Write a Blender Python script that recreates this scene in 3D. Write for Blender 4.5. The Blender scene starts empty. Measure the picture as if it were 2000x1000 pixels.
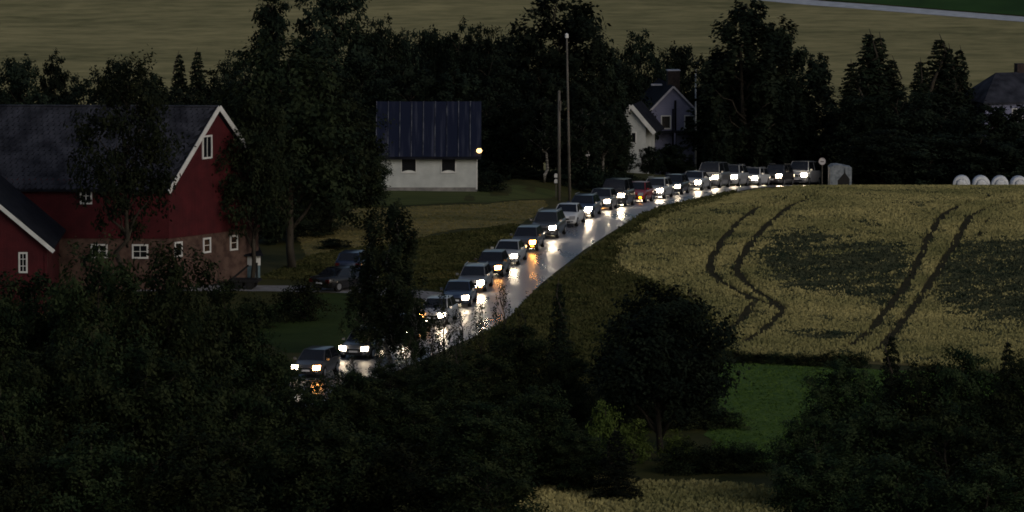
import bpy, math, random
import numpy as np
from mathutils import Vector, Matrix
from mathutils.geometry import delaunay_2d_cdt

S = bpy.context.scene
COL = S.collection
R = math.radians

# ------------------------------------------------------------------ camera, sky, sun, exposure
F = 13000.0           # focal length in pixels of a 2000 px wide frame
PITCH = R(6.0)
CAM = np.array([0.0, 0.0, 45.0])
cd = bpy.data.cameras.new('Camera')
cd.sensor_width = 36.0
cd.lens = 36.0 * F / 2000.0
cd.clip_start = 1.0
cd.clip_end = 9000.0
cam = bpy.data.objects.new('Camera', cd)
cam.location = CAM
cam.rotation_euler = (R(90) - PITCH, 0, 0)
COL.objects.link(cam)
S.camera = cam

SUN_EL, SUN_AZ = R(28.0), R(145.0)     # dim evening light through cloud, from behind the viewer's right
w = bpy.data.worlds.new('World')
S.world = w
w.use_nodes = True
nt = w.node_tree
bg = nt.nodes['Background']
sky = nt.nodes.new('ShaderNodeTexSky')
sky.sky_type = 'NISHITA'
sky.sun_disc = False
sky.sun_elevation = SUN_EL
sky.sun_rotation = SUN_AZ
sky.air_density = 1.0
sky.dust_density = 3.0
sky.ozone_density = 1.0
nt.links.new(sky.outputs['Color'], bg.inputs['Color'])
bg.inputs['Strength'].default_value = 0.046

sl = bpy.data.lights.new('sun', 'SUN')
sl.energy = 0.30
sl.angle = R(25)
sl.color = (1.0, 0.965, 0.92)
sun = bpy.data.objects.new('sun', sl)
d = Vector((math.sin(SUN_AZ) * math.cos(SUN_EL), math.cos(SUN_AZ) * math.cos(SUN_EL), math.sin(SUN_EL)))
sun.rotation_euler = d.to_track_quat('Z', 'Y').to_euler()
sun.location = (0, 0, 200)
COL.objects.link(sun)

S.view_settings.view_transform = 'Standard'
S.view_settings.look = 'None'
S.view_settings.gamma = 1.0
S.view_settings.exposure = 0.0
S.cycles.use_denoising = True
S.cycles.max_bounces = 5
S.cycles.filter_width = 1.75
S.cycles.sample_clamp_indirect = 4.0

# ------------------------------------------------------------------ terrain shape
def table(knots, sig):
    ys = np.arange(-600, 5001, 1.0)
    k = np.array(knots, float)
    z = np.interp(ys, k[:, 0], k[:, 1])
    t = np.arange(-24, 25)
    g = np.exp(-0.5 * (t / sig) ** 2); g /= g.sum()
    zp = np.concatenate([np.full(24, z[0]), z, np.full(24, z[-1])])
    return ys, np.convolve(zp, g, 'valid')

NEAR = [(-600, 46), (-60, 44.5), (0, 43.3), (15, 41.2), (30, 37.5), (120, 20), (200, 7), (250, 1.5), (290, 0), (440, 0)]
FAR = [(580, -9.2), (600, -8.6), (640, -5.0), (680, -2.2), (720, 1), (800, 7), (1000, 20), (1500, 45), (5000, 200)]
ROADK = NEAR + [(448.5, -.04), (456, -.16), (463.5, -.47), (471, -.99), (478.5, -1.46), (486, -1.85), (493.5, -2.27),
                (501, -2.67), (508.5, -3.19), (516, -3.8), (523.5, -4.49), (531, -5.15), (538.5, -5.82), (560, -7.9)] + FAR
RIGHTK = NEAR + [(y, -.000863 * (y - 450) ** 2 - .25 * min(1, max(0, (y - 462) / 34))) for y in range(452, 508, 4)] + [(512, -3.65), (525, -5.3), (540, -6.8), (560, -8.5)] + FAR
LEFTK = NEAR + [(470, 0), (480, -.25), (500, -1.3), (520, -3.0), (540, -5.2), (560, -7.7)] + FAR
TY, TR = table(ROADK, 2.5)
_, TRI = table(RIGHTK, 2.5)
_, TL = table(LEFTK, 2.5)

# lane centre the cars stand on (world x by world y, from the bend up over the brow)
LANE_PY = [(865, 391), (895, 399.5), (925, 408), (960, 416.5), (997, 424.5), (1030, 432.5), (1072, 441), (1107, 448.5), (1140, 456),
           (1172, 463.5), (1200, 471), (1235, 478.5), (1278, 486), (1312, 493.5), (1350, 501), (1385, 508.5), (1425, 516),
           (1470, 523.5), (1512, 531), (1560, 538.5)]
LX = [((p - 1000) / F * (y + 5), y) for p, y in LANE_PY]
LXY = np.array([y for x, y in LX] + [560.0, 600.0]); LXX = np.array([x for x, y in LX] + [LX[-1][0] + 6.5, LX[-1][0] + 22])

def sstep(a, b, x):
    t = np.clip((x - a) / (b - a), 0, 1)
    return t * t * (3 - 2 * t)

def Z(x, y):
    x = np.asarray(x, float); y = np.asarray(y, float)
    zr = np.interp(y, TY, TR); zri = np.interp(y, TY, TRI); zl = np.interp(y, TY, TL)
    xr = np.interp(y, LXY, LXX) + 1.1
    dx = x - xr
    wr = sstep(3.6, 11, dx); wl = sstep(3.6, 11, -dx)
    z = zr * (1 - wr - wl) + zri * wr + zl * wl
    und = 0.07 * np.sin(x * .21 + 1.3) * np.sin(y * .17) * np.clip((np.abs(dx) - 4) / 10, 0, 1)
    # banks of the far hillside and the ground that falls to the left of the frame
    hill = np.clip((y - 620) / 400, 0, 1) * (2.5 * np.sin(x * .013 + .6))
    return z + und + hill

def Zf(x, y):
    return float(Z(x, y))

cp, sp = math.cos(PITCH), math.sin(PITCH)
FWD = np.array([0, cp, -sp]); UP = np.array([0, sp, cp]); RT = np.array([1.0, 0, 0])

def ray(px, py):
    return FWD * F + RT * (px - 1000) - UP * (py - 500)

def at(px, py, y):
    """world point that the viewer sees at px,py when it stands y metres away"""
    r = ray(px, py)
    return CAM + r * (y / r[1])

_ys = np.arange(220, 1400, 0.25)
def G(px, py):
    r = ray(px, py)
    P = CAM[None] + r[None] * (_ys / r[1])[:, None]
    below = P[:, 2] <= Z(P[:, 0], P[:, 1])
    i = int(np.argmax(below)) if below.any() else len(_ys) - 1
    return P[i]

def zrow(py, y):
    return at(1000, py, y)[2]

# ------------------------------------------------------------------ materials
def new_mat(name):
    m = bpy.data.materials.new(name); m.use_nodes = True
    return m, m.node_tree, m.node_tree.nodes['Principled BSDF']

def mat(name, c1, c2=None, rough=.7, scale=3.0, stretch=(1, 1, 1), spec=.3, metal=0, bump=0, bscale=None, detail=5, lo=.35, hi=.65, coord='Object', rnd=0, coat=0):
    m, t, b = new_mat(name)
    b.inputs['Roughness'].default_value = rough
    b.inputs['Specular IOR Level'].default_value = spec
    b.inputs['Metallic'].default_value = metal
    b.inputs['Coat Weight'].default_value = coat
    b.inputs['Coat Roughness'].default_value = .06
    b.inputs['Base Color'].default_value = (*c1, 1)
    L = t.links.new
    if c2 is not None or bump:
        tc = t.nodes.new('ShaderNodeTexCoord'); mp = t.nodes.new('ShaderNodeMapping')
        mp.inputs['Scale'].default_value = stretch
        L(tc.outputs[coord], mp.inputs['Vector'])
        n = t.nodes.new('ShaderNodeTexNoise'); n.inputs['Scale'].default_value = scale; n.inputs['Detail'].default_value = detail
        L(mp.outputs[0], n.inputs['Vector'])
        if c2 is not None:
            cr = t.nodes.new('ShaderNodeValToRGB')
            cr.color_ramp.elements[0].position = lo; cr.color_ramp.elements[1].position = hi
            cr.color_ramp.elements[0].color = (*c1, 1); cr.color_ramp.elements[1].color = (*c2, 1)
            L(n.outputs['Fac'], cr.inputs['Fac'])
            out = cr.outputs['Color']
            if rnd:
                oi = t.nodes.new('ShaderNodeObjectInfo'); hs = t.nodes.new('ShaderNodeHueSaturation')
                ma = t.nodes.new('ShaderNodeMapRange'); ma.inputs['To Min'].default_value = 1 - rnd; ma.inputs['To Max'].default_value = 1 + rnd
                mb = t.nodes.new('ShaderNodeMapRange'); mb.inputs['To Min'].default_value = .5 - rnd * .06; mb.inputs['To Max'].default_value = .5 + rnd * .06
                L(oi.outputs['Random'], ma.inputs['Value']); L(oi.outputs['Random'], mb.inputs['Value'])
                L(out, hs.inputs['Color']); L(ma.outputs[0], hs.inputs['Value']); L(mb.outputs[0], hs.inputs['Hue'])
                out = hs.outputs['Color']
            L(out, b.inputs['Base Color'])
        if bump:
            n2 = n
            if bscale:
                n2 = t.nodes.new('ShaderNodeTexNoise'); n2.inputs['Scale'].default_value = bscale; n2.inputs['Detail'].default_value = 4
                L(mp.outputs[0], n2.inputs['Vector'])
            bp = t.nodes.new('ShaderNodeBump'); bp.inputs['Strength'].default_value = bump; bp.inputs['Distance'].default_value = .05
            L(n2.outputs['Fac'], bp.inputs['Height']); L(bp.outputs['Normal'], b.inputs['Normal'])
    return m

def emit(name, c, s):
    m, t, b = new_mat(name)
    b.inputs['Base Color'].default_value = (*c, 1)
    b.inputs['Emission Color'].default_value = (*c, 1)
    b.inputs['Emission Strength'].default_value = s
    return m

def boards(name, c1, c2, width, axis, rough=.7, depth=.02):
    """painted boarding: stripes of relief across one object axis, blotchy paint"""
    m, t, b = new_mat(name); L = t.links.new
    b.inputs['Roughness'].default_value = rough; b.inputs['Specular IOR Level'].default_value = .25
    tc = t.nodes.new('ShaderNodeTexCoord')
    wv = t.nodes.new('ShaderNodeTexWave'); wv.wave_profile = 'SAW'; wv.bands_direction = axis
    wv.inputs['Scale'].default_value = 2 * math.pi / width / 20 * 1.0
    L(tc.outputs['Object'], wv.inputs['Vector'])
    n = t.nodes.new('ShaderNodeTexNoise'); n.inputs['Scale'].default_value = 1.3; n.inputs['Detail'].default_value = 6
    L(tc.outputs['Object'], n.inputs['Vector'])
    cr = t.nodes.new('ShaderNodeValToRGB'); cr.color_ramp.elements[0].position = .3; cr.color_ramp.elements[1].position = .7
    cr.color_ramp.elements[0].color = (*c1, 1); cr.color_ramp.elements[1].color = (*c2, 1)
    L(n.outputs['Fac'], cr.inputs['Fac']); L(cr.outputs['Color'], b.inputs['Base Color'])
    bp = t.nodes.new('ShaderNodeBump'); bp.inputs['Strength'].default_value = .8; bp.inputs['Distance'].default_value = depth
    L(wv.outputs['Fac'], bp.inputs['Height']); L(bp.outputs['Normal'], b.inputs['Normal'])
    return m

M = {}
def ground_mat(name, c1, c2, s1, st1, s2, st2, amt=.45, bump=.6):
    m, t, b = new_mat(name); L = t.links.new
    b.inputs['Roughness'].default_value = .95; b.inputs['Specular IOR Level'].default_value = .08
    tc = t.nodes.new('ShaderNodeTexCoord'); ns = []
    for sc_, st in ((s1, st1), (s2, st2)):
        mp = t.nodes.new('ShaderNodeMapping'); mp.inputs['Scale'].default_value = st
        n = t.nodes.new('ShaderNodeTexNoise'); n.inputs['Scale'].default_value = sc_; n.inputs['Detail'].default_value = 8
        n.inputs['Roughness'].default_value = .62
        L(tc.outputs['Object'], mp.inputs['Vector']); L(mp.outputs[0], n.inputs['Vector']); ns.append(n)
    mx = t.nodes.new('ShaderNodeMix'); mx.inputs[0].default_value = amt
    L(ns[0].outputs['Fac'], mx.inputs[2]); L(ns[1].outputs['Fac'], mx.inputs[3])
    cr = t.nodes.new('ShaderNodeValToRGB'); e = cr.color_ramp.elements
    e[0].position = .36; e[1].position = .64; e[0].color = (*c1, 1); e[1].color = (*c2, 1)
    L(mx.outputs[0], cr.inputs['Fac']); L(cr.outputs['Color'], b.inputs['Base Color'])
    bp = t.nodes.new('ShaderNodeBump'); bp.inputs['Strength'].default_value = bump; bp.inputs['Distance'].default_value = .12
    L(ns[1].outputs['Fac'], bp.inputs['Height']); L(bp.outputs['Normal'], b.inputs['Normal'])
    return m
M['grass'] = mat('rough_grass', (.030, .036, .010), (.060, .058, .018), .9, .35, spec=.1, bump=.6, bscale=4)
M['soil'] = mat('field_soil', (.10, .085, .034), (.17, .14, .055), .95, .6, spec=.1, bump=.6, bscale=5)
M['track'] = mat('track_soil', (.028, .024, .010), (.05, .042, .016), .95, 1.2, spec=.1, bump=.5, bscale=5)
M['stubble'] = ground_mat('strip_stubble', (.085, .088, .034), (.24, .20, .085), .16, (.25, 1.0, 1), .9, (.5, 1, 1), .4)
M['farcrop'] = ground_mat('far_crop', (.155, .152, .068), (.40, .350, .168), .11, (.22, 1.0, 1), .55, (.5, 1.1, 1), .55)
M['fargreen'] = mat('far_meadow', (.022, .055, .012), (.035, .085, .018), .9, .2, spec=.1)
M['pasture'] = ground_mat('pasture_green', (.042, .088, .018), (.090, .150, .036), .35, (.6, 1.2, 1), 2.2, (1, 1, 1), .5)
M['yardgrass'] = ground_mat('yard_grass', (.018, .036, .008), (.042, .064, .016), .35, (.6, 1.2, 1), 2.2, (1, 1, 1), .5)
M['lawn'] = mat('lawn_green', (.045, .062, .014), (.08, .095, .025), .9, .4, stretch=(.5, 1.5, 1), spec=.15, bump=.5, bscale=5)
M['gravel'] = mat('gravel', (.16, .16, .17), (.26, .26, .27), .8, 2, spec=.4)
M['farroad'] = mat('pale_gravel', (.40, .42, .45), (.55, .57, .60), .6, 1, spec=.5)
M['crop'] = mat('ripe_crop', (.205, .205, .086), (.41, .365, .160), .9, .13, stretch=(1, .6, 1), spec=.1, detail=9)
M['weeds'] = mat('weed_green', (.032, .046, .030), (.080, .088, .052), .9, .5, spec=.1)
M['verge'] = mat('verge_blades', (.032, .040, .013), (.080, .080, .030), .9, .5, spec=.1)
# wet asphalt; base colour raised to pale grey to stand in for sky sheen
m, t, b = new_mat('wet_asphalt'); L = t.links.new
tc = t.nodes.new('ShaderNodeTexCoord')
n1 = t.nodes.new('ShaderNodeTexNoise'); n1.inputs['Scale'].default_value = .55; n1.inputs['Detail'].default_value = 7
n2 = t.nodes.new('ShaderNodeTexNoise'); n2.inputs['Scale'].default_value = 3.5; n2.inputs['Detail'].default_value = 8; n2.inputs['Roughness'].default_value = .7
mpr = t.nodes.new('ShaderNodeMapping'); mpr.inputs['Scale'].default_value = (1.5, .22, 1); mpr.inputs['Rotation'].default_value = (0, 0, R(10))
L(tc.outputs['Object'], mpr.inputs['Vector']); L(mpr.outputs[0], n1.inputs['Vector']); L(tc.outputs['Object'], n2.inputs['Vector'])
mr = t.nodes.new('ShaderNodeMapRange'); mr.inputs['From Min'].default_value = .35; mr.inputs['From Max'].default_value = .65
mr.inputs['To Min'].default_value = .22; mr.inputs['To Max'].default_value = .50
L(n1.outputs['Fac'], mr.inputs['Value']); L(mr.outputs[0], b.inputs['Roughness'])
cr = t.nodes.new('ShaderNodeValToRGB'); cr.color_ramp.elements[0].position = .38; cr.color_ramp.elements[1].position = .62; cr.color_ramp.elements[0].color = (.085, .090, .112, 1); cr.color_ramp.elements[1].color = (.26, .27, .30, 1)
L(n1.outputs['Fac'], cr.inputs['Fac']); L(cr.outputs['Color'], b.inputs['Base Color'])
b.inputs['Specular IOR Level'].default_value = .4
bp = t.nodes.new('ShaderNodeBump'); bp.inputs['Strength'].default_value = .75; bp.inputs['Distance'].default_value = .03
L(n2.outputs['Fac'], bp.inputs['Height']); L(bp.outputs['Normal'], b.inputs['Normal'])
M['asphalt'] = m
M['roadpaint'] = mat('road_paint', (.45, .45, .43), (.65, .65, .62), .4, 3)

M['red'] = boards('barn_red_boards', (.050, .007, .010), (.085, .011, .015), .18, 'X')
M['brick'] = mat('old_brick', (.060, .034, .028), (.125, .078, .062), .9, 2.2, bump=.4, bscale=9)
M['stone'] = mat('grey_foundation', (.16, .16, .16), (.28, .27, .26), .9, 2, bump=.4)
M['white'] = mat('white_paint', (.62, .63, .62), (.78, .79, .78), .55, 1.5)
M['siding'] = boards('white_siding', (.48, .51, .51), (.64, .67, .665), .16, 'Z')
M['greywood'] = boards('blue_grey_boards', (.20, .215, .345), (.26, .275, .42), .16, 'Z')
M['slate'] = mat('slate', (.016, .018, .026), (.048, .052, .070), .75, 1.1, spec=.12, detail=8)
M['darkroof'] = mat('dark_roof', (.008, .009, .014), (.018, .020, .028), .8, 1.5, spec=.08)
M['bluemetal'] = None
m, t, b = new_mat('blue_metal_roof'); L = t.links.new
tc = t.nodes.new('ShaderNodeTexCoord'); mp = t.nodes.new('ShaderNodeMapping'); mp.inputs['Scale'].default_value = (3.2, .22, .22)
oi = t.nodes.new('ShaderNodeObjectInfo'); va = t.nodes.new('ShaderNodeVectorMath'); va.operation = 'SCALE'
L(oi.outputs['Random'], va.inputs['Scale']); va.inputs[0].default_value = (40, 17, 9)
L(va.outputs[0], mp.inputs['Location'])
L(tc.outputs['Object'], mp.inputs['Vector'])
n1 = t.nodes.new('ShaderNodeTexNoise'); n1.inputs['Scale'].default_value = 1.0; n1.inputs['Detail'].default_value = 6
L(mp.outputs[0], n1.inputs['Vector'])
cr = t.nodes.new('ShaderNodeValToRGB'); e = cr.color_ramp.elements
e[0].position = .5; e[0].color = (.010, .014, .034, 1); e[1].position = .72; e[1].color = (.045, .050, .080, 1)
L(n1.outputs['Fac'], cr.inputs['Fac']); L(cr.outputs['Color'], b.inputs['Base Color'])
b.inputs['Roughness'].default_value = .65; b.inputs['Specular IOR Level'].default_value = .12
M['bluemetal'] = m
M['seam'] = mat('weathered_seam', (.012, .015, .032), (.13, .14, .17), .5, 1.1, stretch=(1, 1, 1), lo=.42, hi=.6)
M['glass'] = mat('window_glass', (.008, .009, .012), None, .25, spec=.35)
M['carglass'] = mat('car_glass', (.012, .014, .019), None, .06, spec=.7)
M['dark'] = mat('black_plastic', (.012, .012, .013), None, .6)
M['tyre'] = mat('tyre_rubber', (.012, .012, .012), None, .85)
M['rim'] = mat('alloy', (.45, .46, .48), None, .35, metal=.8)
M['redlens'] = mat('red_lens', (.07, .006, .006), None, .2, spec=.6)
M['plate'] = mat('plate_white', (.7, .7, .7), None, .5)
M['bark'] = mat('bark', (.030, .026, .020), (.065, .055, .042), .9, 3, stretch=(1, 1, .3), bump=.5)
M['birchbark'] = mat('birch_bark', (.035, .033, .030), (.20, .195, .18), .8, 2.5, stretch=(.6, .6, 2.2), lo=.40, hi=.55)
M['pole'] = mat('weathered_wood', (.085, .08, .07), (.16, .148, .13), .85, 2, stretch=(1, 1, .2))
M['wrap'] = mat('bale_wrap', (.62, .66, .72), (.80, .82, .85), .35, 2, spec=.5, bump=.4, bscale=6)
M['bluegrey'] = mat('blue_tarp', (.10, .17, .20), (.17, .25, .29), .6, 2)
M['chimney'] = mat('chimney_brick', (.03, .022, .022), (.06, .045, .04), .9, 5)
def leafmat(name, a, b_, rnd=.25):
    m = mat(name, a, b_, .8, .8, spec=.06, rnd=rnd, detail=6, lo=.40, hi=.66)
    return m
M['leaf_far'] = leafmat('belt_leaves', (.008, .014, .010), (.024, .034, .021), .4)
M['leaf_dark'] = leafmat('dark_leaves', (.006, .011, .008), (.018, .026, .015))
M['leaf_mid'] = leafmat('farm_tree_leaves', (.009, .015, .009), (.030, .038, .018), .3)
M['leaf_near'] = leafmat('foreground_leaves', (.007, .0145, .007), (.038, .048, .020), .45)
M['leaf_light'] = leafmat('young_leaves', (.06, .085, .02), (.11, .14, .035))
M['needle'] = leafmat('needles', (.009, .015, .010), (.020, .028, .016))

# ------------------------------------------------------------------ mesh helpers
class MB:
    def __init__(s): s.v = []; s.f = []; s.sm = []
    def add(s, vs, fs):
        o = len(s.v); s.v += [tuple(map(float, p)) for p in vs]; s.f += [tuple(i + o for i in f) for f in fs]
        return s
    def hexa(s, p):   # eight corners: bottom 4 ccw, top 4 ccw
        return s.add(p, [(3, 2, 1, 0), (4, 5, 6, 7), (0, 1, 5, 4), (1, 2, 6, 5), (2, 3, 7, 6), (3, 0, 4, 7)])
    def box(s, c, d, rz=0):
        x, y, z = c; a, b, h = d[0] / 2, d[1] / 2, d[2] / 2
        co, si = math.cos(rz), math.sin(rz)
        q = [(-a, -b), (a, -b), (a, b), (-a, b)]
        q = [(x + u * co - v * si, y + u * si + v * co) for u, v in q]
        return s.hexa([(*k, z - h) for k in q] + [(*k, z + h) for k in q])
    def bar(s, p, q, w, h=None, up=(0, 0, 1)):
        p, q = Vector(p), Vector(q); h = h or w
        dd = (q - p).normalized(); u = Vector(up)
        if abs(dd.dot(u)) > .97: u = Vector((0, 1, 0))
        r = dd.cross(u).normalized(); u = r.cross(dd).normalized()
        r *= w / 2; u *= h / 2
        return s.hexa([p - r - u, p + r - u, q + r - u, q - r - u, p - r + u, p + r + u, q + r + u, q - r + u])
    def tube(s, pts, rad, n=8, cap=True):
        rings = []
        pts = [Vector(p) for p in pts]
        for i, p in enumerate(pts):
            dd = (pts[min(i + 1, len(pts) - 1)] - pts[max(i - 1, 0)]).normalized()
            a = Vector((0, 1, 0)) if abs(dd.z) > .9 else Vector((0, 0, 1))
            r = dd.cross(a).normalized(); u = r.cross(dd)
            rings.append([p + (r * math.cos(2 * math.pi * k / n) + u * math.sin(2 * math.pi * k / n)) * rad[i] for k in range(n)])
        vs = [q for rg in rings for q in rg]; fs = []
        for i in range(len(pts) - 1):
            for k in range(n):
                fs.append((i * n + k, i * n + (k + 1) % n, (i + 1) * n + (k + 1) % n, (i + 1) * n + k))
        if cap:
            fs.append(tuple(range(n - 1, -1, -1))); fs.append(tuple((len(pts) - 1) * n + k for k in range(n)))
        return s.add(vs, fs)
    def extrude(s, poly, vec):
        n = len(poly); v = Vector(vec)
        vs = [Vector(p) for p in poly] + [Vector(p) + v for p in poly]
        return s.add(vs, [tuple(range(n - 1, -1, -1)), tuple(range(n, 2 * n))] + [(i, (i + 1) % n, n + (i + 1) % n, n + i) for i in range(n)])
    def obj(s, name, m, parent=None, smooth=False, **kw):
        me = bpy.data.meshes.new(name)
        me.from_pydata(s.v, [], s.f); me.validate(); 
        if smooth: me.polygons.foreach_set('use_smooth', [True] * len(me.polygons))
        me.update()
        return link(name, me, m, parent, **kw)

def link(name, me, m, parent=None, **kw):
    if m is not None and len(me.materials) == 0: me.materials.append(m)
    o = bpy.data.objects.new(name, me); COL.objects.link(o)
    if parent is not None: o.parent = parent
    for k, v in kw.items(): o[k] = v
    return o

def thing(name, label, cat, loc=(0, 0, 0), rz=0, group=None):
    o = bpy.data.objects.new(name, None); COL.objects.link(o)
    o.empty_display_size = .3
    o.location = tuple(float(a) for a in loc); o.rotation_euler = (0, 0, rz)
    o['label'] = label; o['category'] = cat
    if group: o['group'] = group
    return o

def copy_tree(src, parent=None):
    o = src.copy(); COL.objects.link(o); o.parent = parent
    for ch in [c for c in src.children]:
        copy_tree(ch, o)
    return o

def np_mesh(name, V, faces_n, per):
    """V: (n*per,3) array of separate faces with per corners each"""
    me = bpy.data.meshes.new(name)
    n = len(V) // per
    me.vertices.add(len(V)); me.vertices.foreach_set('co', np.ascontiguousarray(V, np.float32).ravel())
    me.loops.add(len(V)); me.loops.foreach_set('vertex_index', np.arange(len(V), dtype=np.int32))
    me.polygons.add(n); me.polygons.foreach_set('loop_start', np.arange(0, len(V), per, dtype=np.int32))
    me.update(calc_edges=True)
    return me

# ------------------------------------------------------------------ the setting: ground sheets
def axis_vals(lo, hi, step, out_lo, out_hi, g=1.25):
    a = list(np.arange(lo, hi + .01, step))
    s = step; p = a[-1]
    while p < out_hi: s = min(s * g, 250); p += s; a.append(p)
    s = step; p = a[0]
    while p > out_lo: s = min(s * g, 250); p -= s; a.insert(0, p)
    return np.array(a)
gx = axis_vals(-60, 66, 1.5, -2600, 2600); gy = axis_vals(285, 740, 1.5, -500, 4600, 1.15)
X, Y = np.meshgrid(gx, gy)
V = np.stack([X.ravel(), Y.ravel(), Z(X.ravel(), Y.ravel())], 1)
nx = len(gx); ny = len(gy)
idx = np.arange(nx * ny).reshape(ny, nx)
fs = np.stack([idx[:-1, :-1].ravel(), idx[:-1, 1:].ravel(), idx[1:, 1:].ravel(), idx[1:, :-1].ravel()], 1)
me = bpy.data.meshes.new('ground'); me.from_pydata(V.tolist(), [], fs.tolist())
me.polygons.foreach_set('use_smooth', [True] * len(me.polygons)); me.update()
link('ground', me, M['grass'], kind='structure')

def inpoly(px, py, poly):
    poly = np.asarray(poly)[:, :2]; x, y = np.asarray(px), np.asarray(py)
    c = np.zeros(x.shape, bool); j = len(poly) - 1
    for i in range(len(poly)):
        xi, yi = poly[i]; xj, yj = poly[j]
        cond = ((yi > y) != (yj > y)) & (x < (xj - xi) * (y - yi) / (yj - yi + 1e-12) + xi)
        c ^= cond; j = i
    return c

def dense(poly, step=1.0, jit=0, seed=0):
    rg = np.random.default_rng(seed); out = []
    n = len(poly)
    for i in range(n):
        a = np.array(poly[i][:2], float); b = np.array(poly[(i + 1) % n][:2], float)
        k = max(1, int(np.linalg.norm(b - a) / step))
        for q in range(k):
            p = a + (b - a) * q / k
            if q and jit: p = p + rg.normal(0, jit, 2)
            out.append(p)
    return out

def sheet(name, poly, m, lift, step=2.0, jit=.0, kind='structure', seed=1):
    b = dense(poly, step, jit, seed); bb = np.array(b)
    x0, y0 = bb.min(0); x1, y1 = bb.max(0)
    gx_, gy_ = np.meshgrid(np.arange(x0 + step / 2, x1, step), np.arange(y0 + step / 2, y1, step))
    p = np.stack([gx_.ravel(), gy_.ravel()], 1)
    p = p[inpoly(p[:, 0], p[:, 1], bb)]
    pts = [Vector(q) for q in b] + [Vector(q) for q in p]
    v, e, f, *_ = delaunay_2d_cdt(pts, [], [list(range(len(b)))], 1, 1e-4)
    va = np.array([(q.x, q.y) for q in v])
    co = np.column_stack([va, Z(va[:, 0], va[:, 1]) + lift])
    me = bpy.data.meshes.new(name); me.from_pydata(co.tolist(), [], [list(q) for q in f])
    me.polygons.foreach_set('use_smooth', [True] * len(me.polygons)); me.update()
    return link(name, me, m, kind=kind)

def strip(name, pts, wl, wr, m, lift, kind='structure', step=1.5, nacross=4, parent=None):
    """band along a path given in world xy; wl / wr metres to the left / right of travel"""
    p = [np.array(q[:2], float) for q in pts]
    s = [0]
    for a, b in zip(p, p[1:]): s.append(s[-1] + np.linalg.norm(b - a))
    n = max(2, int(s[-1] / step)); ss = np.linspace(0, s[-1], n)
    P = np.array(p); x = np.interp(ss, s, P[:, 0]); y = np.interp(ss, s, P[:, 1])
    k = np.ones(5) / 5
    if n > 12:
        for _ in range(3):
            xp = np.concatenate([[x[0]] * 2, x, [x[-1]] * 2]); yp = np.concatenate([[y[0]] * 2, y, [y[-1]] * 2])
            x2 = np.convolve(xp, k, 'valid'); y2 = np.convolve(yp, k, 'valid')
            x2[0], y2[0], x2[-1], y2[-1] = x[0], y[0], x[-1], y[-1]; x, y = x2, y2
    tx, ty = np.gradient(x), np.gradient(y); l = np.hypot(tx, ty); nx_, ny_ = -ty / l, tx / l
    vs = []; fs_ = []
    for i in range(n):
        for j in range(nacross + 1):
            o = wl - (wl + wr) * j / nacross
            X_, Y_ = x[i] + nx_[i] * o, y[i] + ny_[i] * o
            vs.append((X_, Y_, Zf(X_, Y_) + lift))
    for i in range(n - 1):
        for j in range(nacross):
            a = i * (nacross + 1) + j
            fs_.append((a, a + 1, a + nacross + 2, a + nacross + 1))
    mb = MB(); mb.add(vs, fs_)
    return mb.obj(name, m, parent, True, kind=kind), np.stack([x, y], 1)

# road: bottom-left bend, then up through the queue and over the brow (direction of increasing distance)
BEND = [(-20, 338), (-15.6, 348), (-13.0, 356.5), (-10.8, 365), (-8.35, 374), (-6.24, 382.5)]
LANE = BEND + [(x, y) for x, y in zip(LXX, LXY)]
LANE = [(-60, 290.0), (-36, 312.0)] + LANE + [(60, 640), (75, 665)]
road, LANES = strip('road', LANE, 1.35, 3.75, M['asphalt'], .035, step=1.2, nacross=5)
road_obj = road
# side road to the farmyard
J0 = np.array([-5.0, 396.5])
FARM = [(-2.5, 401), (-4.6, 405), (-6.2, 407), (-9, 408.5), (-14, 409.5), (-24, 409)]
strip('farm_track', FARM, 1.8, 1.8, M['gravel'], .022)

def GP(lst): return [G(*q)[:2] for q in lst]
right_field = GP([(1262, 440), (1222, 475), (1196, 512), (1222, 532), (1275, 552), (1345, 585), (1385, 612), (1405, 650), (1432, 692), (1560, 702), (1720, 714), (2000, 722)])
right_field += [np.array([60, 372]), np.array([66, 440]), np.array([66, 535]), np.array([36, 535]), np.array([25, 512]), np.array([19.5, 500]), np.array([15.5, 488]), np.array([12.2, 474]), np.array([10.2, 462])]
sheet('crop_field', right_field, M['soil'], .02, 2.0, .12)
pasture = GP([(1360, 708), (1420, 704), (1560, 712), (1720, 724), (2000, 734)]) + [np.array([60, 368]), np.array([60, 330])] + GP([(2000, 900), (1480, 905), (1400, 898), (1385, 840), (1380, 780), (1370, 730)])
sheet('pasture', pasture, M['pasture'], .016, 2.0, .15)
near_field = GP([(1040, 975), (1080, 942), (1150, 938), (1250, 950), (1380, 952), (1480, 960), (1560, 975)]) + [np.array([15, 300]), np.array([15, 260]), np.array([-3, 260]), np.array([-1, 305])]
sheet('near_crop_field', near_field, M['soil'], .02, 2.0, .1)
strip_field = GP([(560, 418), (690, 409), (800, 405), (950, 400), (1062, 392), (1072, 402), (1040, 425), (1000, 442), (900, 447), (840, 458), (815, 470), (730, 500), (660, 520), (600, 510)])
sheet('stubble_strip', strip_field, M['stubble'], .018, 2.0, .12)
lawn = GP([(640, 402), (700, 372), (760, 368), (1060, 368), (1095, 376), (1075, 388), (960, 396), (800, 401), (690, 405)])
sheet('lawn', lawn, M['lawn'], .014, 2.0)
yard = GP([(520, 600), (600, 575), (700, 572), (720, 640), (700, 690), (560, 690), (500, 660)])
sheet('yard_lawn', yard, M['yardgrass'], .014, 2.0)
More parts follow.
